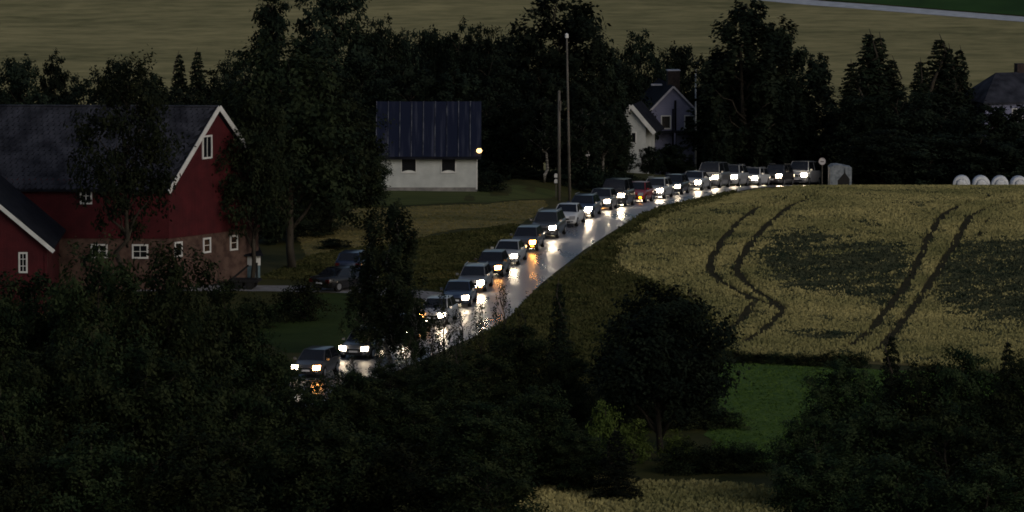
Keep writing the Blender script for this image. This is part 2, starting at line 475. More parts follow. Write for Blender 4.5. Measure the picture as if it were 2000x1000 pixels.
# far hillside: ripe field, pale road, green meadow above
far_road_pts = GP([(500, -105), (900, -62), (1200, -32), (1420, -9), (1530, 2), (1700, 15), (1850, 28), (2000, 39), (2250, 58)])
far_field = [np.array([-140, 575]), np.array([110, 575])] + [far_road_pts[-1]] + far_road_pts[::-1][1:] + [np.array([-140, 860])]
sheet('far_crop_field', far_field, M['farcrop'], .03, 5.0)
far_green = [p + np.array([0, 3.0]) for p in far_road_pts] + [np.array([120, 720]), np.array([120, 900]), np.array([-60, 960])]
sheet('far_meadow', far_green, M['fargreen'], .03, 6.0)
strip('far_road', far_road_pts, 1.6, 1.6, M['farroad'], .06, step=3)

# ------------------------------------------------------------------ crops and rough grass as stuff
def tufts(name, P, h, wd, m, seed, blades=2, lean=.25, lift=0):
    rg = np.random.default_rng(seed); n = len(P)
    out = []
    z = Z(P[:, 0], P[:, 1]) + lift
    for k in range(blades):
        a = rg.uniform(0, np.pi, n); hh = h * rg.uniform(.6, 1.2, n); ww = wd * rg.uniform(.6, 1.3, n)
        off = rg.normal(0, wd * .5, (n, 2))
        dx, dy = np.cos(a) * ww / 2, np.sin(a) * ww / 2
        base = np.column_stack([P[:, 0] + off[:, 0], P[:, 1] + off[:, 1], z - .04])
        l = rg.normal(0, lean, (n, 2)) * hh[:, None]
        v0 = base + np.column_stack([-dx * .6, -dy * .6, 0 * dx]); v1 = base + np.column_stack([dx * .6, dy * .6, 0 * dx])
        v2 = base + np.column_stack([dx + l[:, 0], dy + l[:, 1], hh]); v3 = base + np.column_stack([-dx + l[:, 0], -dy + l[:, 1], hh * rg.uniform(.75, 1, n)])
        out.append(np.stack([v0, v1, v2, v3], 1).reshape(-1, 3))
    me = np_mesh(name, np.concatenate(out), None, 4)
    return link(name, me, m, kind='stuff')

def scatter(poly, dens, seed, ymin=0, ymax=1e9, xmin=-1e9, xmax=1e9):
    q = np.array([p[:2] for p in poly]); rg = np.random.default_rng(seed)
    x0, y0 = q.min(0); x1, y1 = q.max(0); x0, x1, y0, y1 = max(x0, xmin), min(x1, xmax), max(y0, ymin), min(y1, ymax)
    n = int((x1 - x0) * (y1 - y0) * dens)
    P = np.column_stack([rg.uniform(x0, x1, n), rg.uniform(y0, y1, n)])
    return P[inpoly(P[:, 0], P[:, 1], q)]

def path_dist(P, path, step=.4):
    q = np.array([np.array(a[:2], float) for a in path]); sl2 = np.concatenate([[0], np.cumsum(np.hypot(*np.diff(q, axis=0).T))])
    ss = np.arange(0, sl2[-1], step); p = np.stack([np.interp(ss, sl2, q[:, 0]), np.interp(ss, sl2, q[:, 1])], 1); best = np.full(len(P), 1e9)
    for i in range(0, len(p), 60):
        c = p[i:i + 60]
        best = np.minimum(best, np.sqrt(((P[:, None] - c[None]) ** 2).sum(2)).min(1))
    return best

def snoise(P, s, seed):
    rg = np.random.default_rng(seed); v = 0
    for k in range(6):
        a = rg.uniform(0, 6.28); fq = s * rg.uniform(.5, 2.2); ph = rg.uniform(0, 6.28)
        v = v + np.sin(P[:, 0] * np.cos(a) * fq + P[:, 1] * np.sin(a) * fq * .6 + ph)
    return v / 6

TRACKS_PX = [
    [(1640, 372), (1560, 388), (1480, 408), (1440, 440), (1405, 480), (1388, 515), (1388, 535), (1410, 555), (1440, 572), (1480, 590), (1520, 603), (1528, 610)],
    [(1700, 372), (1600, 385), (1545, 405), (1500, 440), (1465, 480), (1442, 515), (1440, 535), (1455, 555), (1480, 575), (1510, 592), (1530, 605), (1520, 622), (1490, 650), (1455, 672)],
    [(1300, 562), (1370, 572), (1430, 582), (1470, 592), (1462, 612), (1440, 635), (1415, 655)],
    [(1960, 380), (1880, 402), (1840, 425), (1815, 465), (1795, 510), (1770, 560), (1735, 605), (1700, 650), (1660, 680), (1640, 684)],
    [(2020, 385), (1925, 410), (1895, 425), (1870, 470), (1840, 520), (1812, 565), (1780, 610), (1745, 655), (1710, 690)],
    [(2000, 400), (1940, 420), (1920, 445), (1910, 470)],
]
TRACKS = []
for q in TRACKS_PX:
    w_ = [G(*p)[:2] for p in q]
    TRACKS.append(w_)
    strip('wheel_track', w_, .30, .30, M['track'], .045, step=.8, nacross=2)

P = scatter([(0, 360), (44, 360), (44, 522), (0, 522)], 46, 11)
wob = np.column_stack([1.3 * snoise(P, .7, 31) + .8 * snoise(P, 2.2, 32), 3.2 * snoise(P, .5, 33) + 1.5 * snoise(P, 1.8, 34)]) + np.random.default_rng(2).normal(0, .35, P.shape)
lane_d = np.abs(P[:, 0] - np.interp(P[:, 1], LXY, LXX))
P = P[inpoly(P[:, 0] + wob[:, 0], P[:, 1] + wob[:, 1], np.array([q[:2] for q in right_field])) & (lane_d > 5.2)]
dmin = np.full(len(P), 1e9)
for i, tr in enumerate(TRACKS): dmin = np.minimum(dmin, path_dist(P, tr) + (.2 if i == 5 else 0))
P = P[dmin > .40 + .16 * snoise(P, 3.0, 5) + np.random.default_rng(8).normal(0, .07, len(P))]; 
PATCH = [GP([(1490, 500), (1520, 465), (1600, 458), (1700, 478), (1770, 490), (1790, 520), (1765, 560), (1730, 600), (1640, 585), (1560, 565), (1480, 545)]),
         GP([(1850, 500), (1880, 470), (1990, 470), (2050, 480), (2050, 640), (1900, 640), (1840, 600), (1830, 560)]),
         GP([(1520, 652), (1600, 648), (1670, 656), (1650, 668), (1560, 666)])]
def patch_w(P):
    wsum = np.zeros(len(P))
    for pl in PATCH:
        c = np.array(pl); ctr = c.mean(0)
        for sc_, wt in ((1.18, .25), (1.05, .3), (.92, .3), (.75, .15)):
            wsum += wt * inpoly(P[:, 0], P[:, 1], ctr + (c - ctr) * sc_)
    return wsum
pw = patch_w(P) + .55 * snoise(P, .8, 8) + .45 * snoise(P, 2.6, 9)
rg = np.random.default_rng(3)
isweed = (pw + rg.normal(0, .24, len(P))) > .54
gap = (snoise(P, 1.6, 21) + .6 * snoise(P, .5, 22) > .52) & (rg.uniform(size=len(P)) < .55)
isweed |= gap
tufts('standing_crop', P[~isweed], .28, .10, M['crop'], 4, lean=.15)
tufts('weeds_in_crop', P[isweed], .26, .12, M['weeds'], 5)
P = scatter(near_field, 35, 12, ymin=300)
tufts('standing_crop', P, .42, .13, M['crop'], 6)
P = scatter(strip_field, 22, 13)
tufts('stubble', P, .10, .09, M['stubble'], 7)
P = scatter(pasture, 16, 17, ymin=322, xmax=36)
tufts('pasture_grass', P, .11, .10, M['pasture'], 18, lean=.4)
# rough verges both sides of the road
V_L = [(-6, 393), (-3.5, 405), (-1.2, 420), (1.0, 436), (2.2, 446), (0, 449), (-8, 436), (-13, 428), (-16, 415), (-9, 412)]
V_R = GP([(1010, 605), (1100, 535), (1240, 432), (1330, 392), (1400, 376), (1440, 374), (1400, 400), (1262, 440), (1222, 475), (1196, 512), (1222, 532), (1275, 552), (1345, 585), (1385, 612), (1405, 650), (1432, 692), (1300, 730), (1100, 760), (900, 760), (890, 700)])
for k, pl in enumerate((V_L, V_R)):
    P = scatter(pl, 34, 14 + k)
    dd = path_dist(P, [tuple(q) for q in LANES[20:-20]], .8)
    side = np.interp(P[:, 1], LXY, LXX)
    keep = np.where(P[:, 0] > side, dd > 3.95, dd > 1.6)
    keep &= path_dist(P, FARM, .5) > 1.9
    tufts('verge_grass', P[keep], (.16, .30)[k], .11, M['verge'], 30 + k, lean=.4)

# ------------------------------------------------------------------ trees
def rot_leaves(C, N, size, rg, asp=.55):
    n = len(C)
    N = N / (np.linalg.norm(N, axis=1, keepdims=True) + 1e-9)
    T = np.cross(N, rg.normal(size=(n, 3))); T /= np.linalg.norm(T, axis=1, keepdims=True) + 1e-9
    B = np.cross(N, T)
    s = (size * rg.uniform(.6, 1.35, n))[:, None]
    a, b = T * s * .5, B * s * asp * .5
    return np.stack([C - a, C + b - a * .1, C + a, C - b - a * .1], 1).reshape(-1, 3)

def limb(mb, p, q, r0, r1, rg, n=5, sag=.0):
    p, q = np.array(p, float), np.array(q, float); pts = []
    l = np.linalg.norm(q - p)
    for i in range(n):
        t = i / (n - 1)
        c = p + (q - p) * t + rg.normal(0, .03 * l, 3) * (0 < i < n - 1)
        c[2] += sag * math.sin(t * math.pi) * l
        pts.append(c)
    mb.tube(pts, [r0 + (r1 - r0) * i / (n - 1) for i in range(n)], 6)

def build_tree(kind, seed, H, W, leaf, n, lm, bm_, crown0=.18):
    """mesh data of trunk-with-limbs and crown; unit: metres, base at origin"""
    rg = np.random.default_rng(seed)
    tr = MB(); C = []; N = []
    R_ = W / 2
    if kind in ('broad', 'birch', 'sparse', 'poplar', 'bush'):
        lean = rg.normal(0, .02, 2) * H
        top = np.array([lean[0], lean[1], H * .93])
        r0 = {'broad': .020, 'bush': .012}.get(kind, .012) * H + .03
        limb(tr, (0, 0, -.4), top, r0, .03, rg, 9)
        nl = {'broad': 26, 'birch': 30, 'sparse': 22, 'poplar': 26, 'bush': 18}[kind]
        cz0 = crown0 * H
        lobes = []
        for i in range(nl):
            t = (i + rg.uniform(.2, .8)) / nl
            if kind == 'poplar': prof = min(1, t * 3 + .45) * min(1, (1 - t) * 3.2 + .28)
            elif kind in ('birch', 'sparse'): prof = (1 - t) ** .62 * (.45 + 1.1 * min(1, t * 3.2) * .55) + .06
            elif kind == 'bush': prof = math.sqrt(max(.05, 1 - (t * 1.05 - .12) ** 2))
            else: prof = math.sqrt(max(.04, 1 - ((t - .42) / .60) ** 2))
            zc = cz0 + (H - cz0) * t * .96
            a = i * 2.4 + rg.uniform(-.5, .5)
            rr = R_ * prof * rg.uniform(.45, .80) * (0 if t > .97 else 1)
            lr = R_ * (.22 + .26 * prof) * rg.uniform(.75, 1.2)
            if kind == 'poplar': lr = R_ * .62 * prof + .1; rr *= .6
            c = np.array([math.cos(a) * rr + top[0] * t, math.sin(a) * rr + top[1] * t, zc])
            lobes.append((c, lr, prof))
            zb = max(H * .10, zc - rr * rg.uniform(.5, 1.0) - .4)
            if kind != 'bush' or i % 2 == 0:
                limb(tr, (top[0] * zb / H, top[1] * zb / H, zb), c, r0 * (1 - zb / H) * .5 + .015, .015, rg, 5, .06)
        tot = sum(l[1] ** 2 for l in lobes)
        for c, lr, prof in lobes:
            k = max(12, int(n * lr ** 2 / tot))
            ns = max(3, int(k / 60))        # sprays inside the lobe
            dirs = rg.normal(size=(ns, 3)); dirs /= np.linalg.norm(dirs, axis=1, keepdims=True)
            rad = lr * rg.uniform(.35, 1.12, ns) ** (1 / 1.6)
            sc_ = c + dirs * rad[:, None] * np.array([1, 1, .82 if kind != 'poplar' else 1.5])
            per = k // ns
            sp_ = {'broad': .17, 'birch': .15, 'sparse': .20, 'poplar': .2, 'bush': .2}[kind] * lr + .08
            for q, dv in zip(sc_, dirs):
                g = rg.normal(size=(per, 3)) * sp_ * np.array([1, 1, .7])
                if kind in ('birch', 'sparse'):
                    drop = rg.uniform(0, 1, per) ** 1.5 * (1.5 if kind == 'birch' else 1.1) * sp_ * 2.6
                    g[:, :2] *= .62; g[:, 2] -= drop
                C.append(q + g); N.append(dv * .6 + np.array([0, 0, .6]) + rg.normal(size=(per, 3)) * .38)
    elif kind == 'spruce':
        limb(tr, (0, 0, -.4), (0, 0, H * .985), .02 * H + .04, .015, rg, 8)
        nw = int(H / .42)
        for i in range(nw):
            t = i / nw; zc = H * (.06 + .92 * t)
            rr = R_ * (1 - t) ** .85 * rg.uniform(.8, 1.12) + .10
            nb = max(4, int(8 - 4 * t))
            for j in range(nb):
                a = 2 * math.pi * (j + rg.uniform(0, .7)) / nb + i * .7
                e = np.array([math.cos(a) * rr, math.sin(a) * rr, zc - rr * .28 + rg.normal(0, .05)])
                limb(tr, (0, 0, zc), e, .02 + .02 * (1 - t), .008, rg, 3, -.05)
                k = max(6, int(n / nw / nb * (1.9 * (1 - t) + .12)))
                s = rg.uniform(.12, 1.05, k)
                q = np.array([0, 0, zc]) + (e - np.array([0, 0, zc])) * s[:, None]
                wd = .26 * rr * (1.15 - s) + .05
                perp = np.array([-math.sin(a), math.cos(a), 0])
                q = q + perp * (rg.normal(size=k) * wd)[:, None] + np.array([0, 0, 1]) * (-np.abs(rg.normal(size=k)) * .16 - .02)[:, None]
                C.append(q); N.append(np.array([math.cos(a) * .4, math.sin(a) * .4, .8]) + rg.normal(size=(k, 3)) * .5)
    C = np.concatenate(C); N = np.concatenate(N)
    C[:, 2] = np.maximum(C[:, 2], .05)
    crown = np_mesh('crown', rot_leaves(C, N, leaf, rg), None, 4)
    crown.materials.append(lm)
    trunk = bpy.data.meshes.new('trunk'); trunk.from_pydata(tr.v, [], tr.f)
    trunk.polygons.foreach_set('use_smooth', [True] * len(trunk.polygons)); trunk.update(); trunk.materials.append(bm_)
    return trunk, crown, H, W

PROTO = {}
def proto(key, *a, **k): PROTO[key] = build_tree(*a, **k)
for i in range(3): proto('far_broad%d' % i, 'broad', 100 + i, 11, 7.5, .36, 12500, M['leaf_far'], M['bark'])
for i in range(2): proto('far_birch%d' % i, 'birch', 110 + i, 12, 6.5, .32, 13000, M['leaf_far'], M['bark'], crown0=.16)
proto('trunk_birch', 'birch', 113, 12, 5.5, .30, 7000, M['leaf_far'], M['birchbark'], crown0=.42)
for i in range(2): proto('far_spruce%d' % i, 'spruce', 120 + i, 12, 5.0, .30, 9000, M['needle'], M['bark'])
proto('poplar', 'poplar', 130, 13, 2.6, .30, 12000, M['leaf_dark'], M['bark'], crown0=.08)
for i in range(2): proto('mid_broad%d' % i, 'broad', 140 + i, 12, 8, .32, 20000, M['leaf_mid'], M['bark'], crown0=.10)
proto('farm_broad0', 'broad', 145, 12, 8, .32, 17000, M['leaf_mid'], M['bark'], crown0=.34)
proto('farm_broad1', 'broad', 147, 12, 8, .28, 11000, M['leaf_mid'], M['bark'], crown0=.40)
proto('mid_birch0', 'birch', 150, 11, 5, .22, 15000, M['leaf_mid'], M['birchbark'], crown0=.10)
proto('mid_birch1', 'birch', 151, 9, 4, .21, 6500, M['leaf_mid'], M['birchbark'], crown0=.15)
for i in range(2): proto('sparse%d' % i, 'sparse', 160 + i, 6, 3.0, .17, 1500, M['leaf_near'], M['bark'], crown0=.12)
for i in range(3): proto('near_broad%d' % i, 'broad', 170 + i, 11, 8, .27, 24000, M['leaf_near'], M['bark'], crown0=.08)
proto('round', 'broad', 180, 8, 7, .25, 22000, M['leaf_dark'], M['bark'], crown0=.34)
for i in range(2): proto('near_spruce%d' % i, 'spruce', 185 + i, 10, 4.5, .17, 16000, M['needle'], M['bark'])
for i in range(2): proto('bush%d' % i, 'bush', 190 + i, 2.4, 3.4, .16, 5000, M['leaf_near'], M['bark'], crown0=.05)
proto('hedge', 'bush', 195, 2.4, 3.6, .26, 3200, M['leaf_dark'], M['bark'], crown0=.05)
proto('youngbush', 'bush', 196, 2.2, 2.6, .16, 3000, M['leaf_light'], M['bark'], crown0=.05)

KIND = {'far_broad': ('broadleaf_tree', 'tree'), 'far_birch': ('birch_tree', 'tree'), 'trunk_birch': ('birch_tree', 'tree'), 'far_spruce': ('spruce_tree', 'tree'), 'poplar': ('poplar_tree', 'tree'),
        'mid_broad': ('broadleaf_tree', 'tree'), 'farm_broad': ('broadleaf_tree', 'tree'), 'mid_birch': ('birch_tree', 'tree'), 'sparse': ('birch_sapling', 'tree'), 'near_broad': ('broadleaf_tree', 'tree'),
        'round': ('broadleaf_tree', 'tree'), 'near_spruce': ('spruce_tree', 'tree'), 'bush': ('bush', 'bush'), 'hedge': ('bush', 'bush'), 'youngbush': ('bush', 'bush')}
_tn = [0]
def tree(key, px, top, wpx, y, label, group=None, base=None, crownmat=None):
    """a tree y metres away whose tip shows at px,top and whose crown is wpx wide there"""
    tm, cm, H, W = PROTO[key]
    x = at(px, 500, y)[0]
    z0 = Zf(x, y)
    ztop = at(px, top, y)[2]
    h = max(.6, ztop - z0)
    sx = wpx / F * y / W * 1.0; sz = h / H / .985
    _tn[0] += 1
    nm, cat = KIND[key.rstrip('0123456789')]
    t = thing(nm, label, cat, (x, y, z0), (_tn[0] * 2.399) % 6.283, group)
    t.scale = (sx, sx, sz)
    link('stem' if cat == 'bush' else 'trunk', tm, None, t); c = link('foliage' if cat == 'bush' else 'crown', cm, None, t)
    return t

BELT = 'trees of the dark belt beyond the brow'
def L_(kind, where): return '%s %s' % (kind, where)
# belt behind the barn
bb = 'dark leafy tree in the belt behind the red barn'
for (px, top, wd, y, k), lab in zip([(40, 118, 130, 470, 'far_broad0'), (112, 112, 90, 485, 'far_broad1'), (175, 160, 130, 480, 'far_broad2'), (238, 120, 120, 475, 'far_broad0'),
                          (300, 140, 110, 490, 'far_birch0'), (430, 138, 120, 480, 'far_broad1'), (470, 105, 100, 500, 'far_broad2'), (-40, 130, 150, 480, 'far_broad2'), (10, 200, 150, 455, 'far_broad1'), (330, 180, 150, 460, 'far_broad2')], ['round-topped dark tree behind the slate roof end of the barn', 'ragged narrow dark tree beside the round-topped one behind the slate roof end', 'low spreading dark tree in the dip of the belt behind the barn', 'dark tree peeping over the crown of the big tree before the barn roof', 'slim birch behind the barn ridge next to the two spruces', 'broad dark tree behind the white-trimmed barn gable peak', 'tall dark tree tucked against the slim poplar', 'outermost dark tree of the belt past the barn annex', 'low dark tree close behind the slate roof of the barn, past the annex', 'low dark tree close behind the barn ridge, below the two spruces']):
    tree(k, px, top, wd, y, lab, BELT)
tree('far_spruce0', 352, 98, 105, 495, 'pointed spruce behind the red barn, one of two side by side', BELT)
tree('far_spruce1', 388, 92, 115, 497, 'pointed spruce behind the red barn, one of two side by side', BELT)
tree('poplar', 528, -75, 62, 500, 'tall slim columnar poplar rising above the belt behind the red barn')
# belt behind the garage
gb = 'dark leafy tree in the belt behind the white garage'
for (px, top, wd, y, k), lab in zip([(600, 128, 110, 515, 'far_broad1'), (735, 45, 100, 520, 'far_broad2'), (790, 62, 90, 525, 'far_birch1'), (845, 62, 90, 530, 'far_broad0'), (905, 52, 100, 528, 'far_broad1'),
                          (960, 62, 90, 530, 'far_broad2'), (700, 110, 150, 505, 'far_broad0'), (800, 140, 150, 500, 'far_broad2'), (890, 130, 150, 500, 'far_birch0'), (970, 110, 140, 510, 'far_broad1'), (960, 190, 120, 494, 'far_broad2'), (1010, 200, 120, 492, 'far_broad0')], ['dark tree between the slim poplar and the tallest broad tree', 'dark tree at the shoulder of the tallest broad tree behind the garage', 'slim birch in the even treetop row behind the garage roof', 'smooth-topped dark tree behind the middle of the blue garage roof', 'bushy dark tree behind the lamp corner of the garage', 'last dark tree of the even row before the huge round-headed tree', 'low broad tree under the tallest broad tree behind the garage', 'low broad tree close behind the blue garage ridge', 'low birch close behind the blue garage ridge', 'low dark tree between the garage and the huge round-headed tree', 'lowest dark tree beside the lamp corner of the garage', 'lowest dark tree between the garage and the utility poles']):
    tree(k, px, top, wd, y, lab, BELT)
for i, (px, lab) in enumerate([(712, 'backmost tree behind the garage roof end next to the tallest broad tree'), (765, 'backmost tree behind the garage roof, under the slim birch top'), (820, 'backmost tree behind the middle of the garage'), (872, 'backmost tree behind the garage beside the smooth-topped one'), (935, 'backmost tree behind the bushy tree at the lamp corner'), (990, 'backmost tree next to the huge round-headed tree')]):
    tree('far_broad%d' % (i % 3), px, 66 + (i * 7) % 13, 120, 545, lab, BELT)
tree('far_broad0', 655, -30, 165, 510, 'tallest broad tree behind the white garage, standing against the far field')
tree('far_broad1', 1090, -12, 215, 520, 'huge round-headed tree behind the two power poles')
tree('far_birch1', 1175, 70, 140, 530, 'drooping birch beside the huge round-headed tree behind the power poles')
pb = 'dark tree behind the power poles and the grey house'
for (px, top, wd, y, k), lab in zip([(1060, 130, 150, 505, 'far_birch0'), (1140, 160, 140, 503, 'far_birch1'), (1200, 200, 110, 508, 'far_birch0'), (1255, 72, 110, 560, 'far_broad2'), (1325, 92, 110, 562, 'far_broad0'), (1205, 110, 120, 545, 'far_broad1'), (1100, 250, 100, 498, 'far_birch1')], ['dark birch just behind the taller utility pole', 'dark birch between the utility poles and the white cottage', 'dark birch overhanging the white cottage', 'dark tree far behind the grey house roof', 'dark tree far behind the grey house chimney', 'dark tree far behind the white cottage', 'low dark birch at the foot of the utility poles']):
    tree(k, px, top, wd, y, lab, BELT)
tree('far_birch0', 1455, -5, 250, 545, 'tallest birch of the belt, above the far end of the car queue')
rb = 'dark birch in the belt above the far end of the car queue'
for (px, top, wd, y, k), lab in zip([(1395, 95, 130, 552, 'far_birch1'), (1530, 40, 190, 553, 'far_birch1'), (1590, 100, 140, 556, 'far_birch0'), (1420, 170, 130, 556, 'far_birch0'), (1480, 150, 150, 557, 'far_birch1'), (1550, 180, 140, 558, 'far_birch0'), (1400, 235, 100, 552, 'far_birch1'), (1620, 210, 140, 555, 'far_birch1')], ['dark birch between the flagpole and the tallest birch', 'broad dark birch filling the shoulder of the tallest birch', 'sloping birch at the end of the birch stand, next to the spruces', 'middling birch under the tallest birch, on its flagpole side', 'middling birch straight below the tallest birch crown', 'middling birch below the broad shoulder birch', 'small low birch beside the flagpole foot', 'small low birch behind the round road sign']):
    tree(k, px, top, wd, y, lab, BELT)
rr_ = 'dark evergreen in the belt behind the round bales'
for (px, top, wd, y, k), lab in zip([(1695, 56, 190, 550, 'far_spruce0'), (1715, 62, 170, 552, 'far_spruce1'), (1660, 115, 150, 545, 'far_spruce1'), (1740, 108, 150, 553, 'far_spruce0'), (1832, 66, 190, 552, 'far_spruce1'), (1795, 112, 150, 548, 'far_spruce0'), (1872, 88, 150, 556, 'far_spruce0'), (1850, 84, 150, 555, 'far_spruce1')], ['tallest spruce of the group behind the canvas shelter', 'spruce sharing its tip with the tallest one behind the canvas shelter', 'lower spruce on the birch side of the shelter group', 'lower spruce on the bale side of the shelter group', 'tallest spruce of the group behind the bales', 'lower spruce beside the gap between the two spruce groups', 'spruce of the bale group standing next to the grey house roof', 'spruce in the middle of the group behind the bales']):
    tree(k, px, top, wd, y, lab, BELT)
rl = 'low leafy tree in the belt behind the round bales'
for (px, top, wd, y, k), lab in zip([(1680, 190, 150, 540, 'far_broad0'), (1760, 180, 160, 538, 'far_broad1'), (1850, 190, 160, 540, 'far_broad2'), (1930, 205, 150, 535, 'far_broad0'), (1990, 215, 150, 537, 'far_broad1'), (2060, 190, 160, 540, 'far_broad2'), (1720, 255, 160, 530, 'far_broad2'), (1820, 262, 160, 530, 'far_broad0'), (1920, 262, 160, 529, 'far_broad1'), (2010, 268, 160, 530, 'far_broad2'), (1640, 270, 110, 545, 'far_broad1')], ['broad low tree under the shelter spruces', 'broad low tree under the gap between the two spruce groups', 'broad low tree under the bale spruces', 'broad low tree just before the grey roof end', 'broad low tree hiding the wall of the grey roofed house', 'broad low tree past the chimney of the grey roofed house', 'lowest broad tree close behind the canvas shelter', 'lowest broad tree behind the gap before the first bale', 'lowest broad tree behind the second bale', 'lowest broad tree behind the fourth bale', 'lowest broad tree behind the round road sign']):
    tree(k, px, top, wd, y, lab, BELT)
for px, top, wd, y, lab in [(1402, 215, 80, 541, 'small birch beside the flagpole'), (1212, 280, 60, 534, 'small birch under the cottage window'), (1312, 280, 110, 543, 'low birch under the grey house balcony'), (1268, 285, 70, 536, 'low birch between cottage and grey house'),
                        (1206, 236, 60, 534, 'small birch at the far cottage corner')]:
    tree('far_birch%d' % (px % 2), px, top, wd, y, lab, 'birches before the grey house')
for i, (px, top, wd, y) in enumerate([(1062, 190, 120, 487), (1130, 210, 110, 489), (1180, 215, 110, 494), (1402, 150, 130, 551), (1450, 120, 140, 552), (1482, 160, 120, 551), (1528, 150, 120, 552)]):
    tree('trunk_birch', px, top, wd, y, 'birch with bare pale trunk ' + ['beside the mailbox post', 'just past the taller utility pole', 'before the small round sign', 'behind the grey van on the brow', 'behind the silver off-roader on the brow', 'behind the white estate on the brow', 'behind the last cars on the brow'][i], 'pale-trunked birches at the belt edge')
# dark undergrowth below the belt
ub = 'low dark bush at the foot of the tree belt'
for i, px in enumerate(list(range(955, 1260, 34))):
    tree('hedge', px, 318 + (i * 37) % 30, 90, 486 + (i * 13) % 9, ub + ' by the power poles', 'undergrowth by the power poles')
for i, px in enumerate(list(range(1250, 1700, 42))):
    tree('hedge', px, 296 + (i * 29) % 26, 105, 556 + (i * 5) % 6, ub + ' above the car queue', 'undergrowth above the car queue')
for i, px in enumerate(list(range(1690, 2080, 40))):
    tree('hedge', px, 296 + (i * 31) % 34, 110, 533 + (i * 7) % 6, ub + ' behind the round bales', 'undergrowth behind the round bales')
# trees of the farm
tree('farm_broad1', 248, 138, 205, 399, 'big leafy tree standing in front of the red barn roof')
tree('farm_broad0', 572, 98, 270, 421, 'large dense tree at the right gable of the red barn')
tree('farm_broad0', 492, 195, 150, 413.5, 'smaller leafy tree close to the right gable of the red barn')
tree('mid_broad0', 648, 158, 185, 445, 'broad dark tree between the barn and the white garage')
tree('mid_broad1', 722, 275, 100, 462, 'low dark tree hiding the left corner of the white garage')
tree('mid_broad1', 540, 395, 130, 436, 'low dark tree in the gap under the large dense tree')
tree('mid_broad0', 612, 365, 120, 440, 'low dark tree behind the parked cars')
tree('hedge', 655, 470, 70, 432, 'dark bush close behind the parked cars')
tree('hedge', 958, 338, 60, 474, 'small dark bush at the right corner of the white garage')
tree('bush0', 592, 552, 120, 392, 'leafy bush on the yard grass before the parked cars')
tree('bush1', 500, 590, 90, 388, 'low bush beside the farm trailer')
tree('mid_birch0', 768, 388, 170, 371, 'drooping birch standing before the car queue at the road bend')
tree('mid_birch1', 716, 452, 115, 373, 'shorter birch leaning on the tall drooping birch at the road bend')
tree('mid_birch1', 812, 560, 70, 368, 'slim young birch by the wet road at the bend')
for i, (px, top, wd, y) in enumerate([(868, 560, 60, 366), (905, 600, 60, 362), (940, 585, 70, 364), (985, 545, 60, 372), (1015, 600, 70, 360), (890, 650, 70, 355)]):
    tree('sparse%d' % (i % 2), px, top, wd, y, ['thin birch sapling just below the silver hatchback', 'thin birch sapling at the bottom of the wet road edge', 'bushiest birch sapling before the wet road', 'birch sapling highest up the wet road edge', 'birch sapling next to the slender spruce', 'lowest birch sapling at the road bend'][i], 'birch saplings beside the wet road')
for i, (px, top, wd, y, lab) in enumerate([(846, 612, 60, 362, 'thin birch sapling beside the slim young birch at the bend'), (792, 640, 62, 360, 'thin birch sapling under the drooping birch'), (742, 662, 60, 358, 'thin birch sapling in front of the grey estate'), (690, 690, 56, 356, 'thin birch sapling between the grey estate and the leading hatchback')]):
    tree('sparse%d' % (i % 2), px, top, wd, y, lab, 'birch saplings beside the wet road')
for i, (px, top, wd, y, lab) in enumerate([(845, 700, 110, 345, 'bushy tree screening the road bend under the slim young birch'), (765, 712, 120, 345, 'bushy tree screening the road bend under the drooping birch'), (690, 728, 100, 346, 'bushy tree screening the bumper of the leading hatchback'), (545, 700, 90, 348, 'bushy tree at the kerb past the leading hatchback')]):
    tree('near_broad%d' % (i % 3), px, top, wd, y, lab, 'thicket below the wet road')
tree('near_spruce0', 1092, 540, 105, 345, 'slender spruce with a thin tip below the right road verge')
tree('near_spruce1', 1205, 835, 130, 315, 'small dark spruce below the round dark tree')
tree('round', 1292, 582, 262, 333, 'round dark broadleaf tree with bare trunk beside the green pasture')
tree('near_broad1', 1222, 640, 120, 346, 'dark tree filling the gap between slender spruce and round tree')
tree('near_broad2', 1350, 690, 110, 347, 'dark tree behind the pasture side of the round tree')
for i, (px, top) in enumerate([(1200, 770), (1255, 780), (1310, 785), (1365, 790), (1405, 800)]):
    tree('bush%d' % (i % 2), px, top, 110, 343, 'dark bush behind the round tree trunk', 'bushes behind the round tree')
tree('youngbush', 1236, 826, 70, 329.5, 'bright green young bush beside the round tree trunk', 'bright young bushes by the round tree')
tree('youngbush', 1322, 846, 62, 329.5, 'bright green young bush beside the round tree trunk', 'bright young bushes by the round tree')
tree('youngbush', 1182, 792, 70, 329, 'pale green young bush left of the slender spruce foot')
cb = 'dark leafy tree of the thicket below the wet road'
for (px, top, wd, y, k), lab in zip([(1020, 640, 150, 340, 'near_broad0'), (950, 690, 150, 338, 'near_broad1'), (870, 720, 150, 335, 'near_broad2'), (1112, 690, 110, 340, 'near_broad1'), (1050, 760, 170, 320, 'near_broad2'), (940, 790, 200, 315, 'near_broad0'), (800, 770, 190, 322, 'near_broad1'), (1135, 850, 130, 318, 'near_broad0')], ['dark tree of the roadside thicket, its top at the verge beside the slender spruce', 'dark tree of the roadside thicket below the birch saplings', 'dark tree of the roadside thicket at the road bend', 'dark tree of the roadside thicket between slender spruce and round tree', 'dark tree in the middle of the roadside thicket above the near crop', 'broadest dark tree in the heart of the roadside thicket', 'dark tree of the roadside thicket beside the leading hatchback', 'dark tree of the roadside thicket next to the small spruce']):
    tree(k, px, top, wd, y, lab, 'thicket below the wet road')
lb = 'leafy tree of the thicket in front of the red barn'
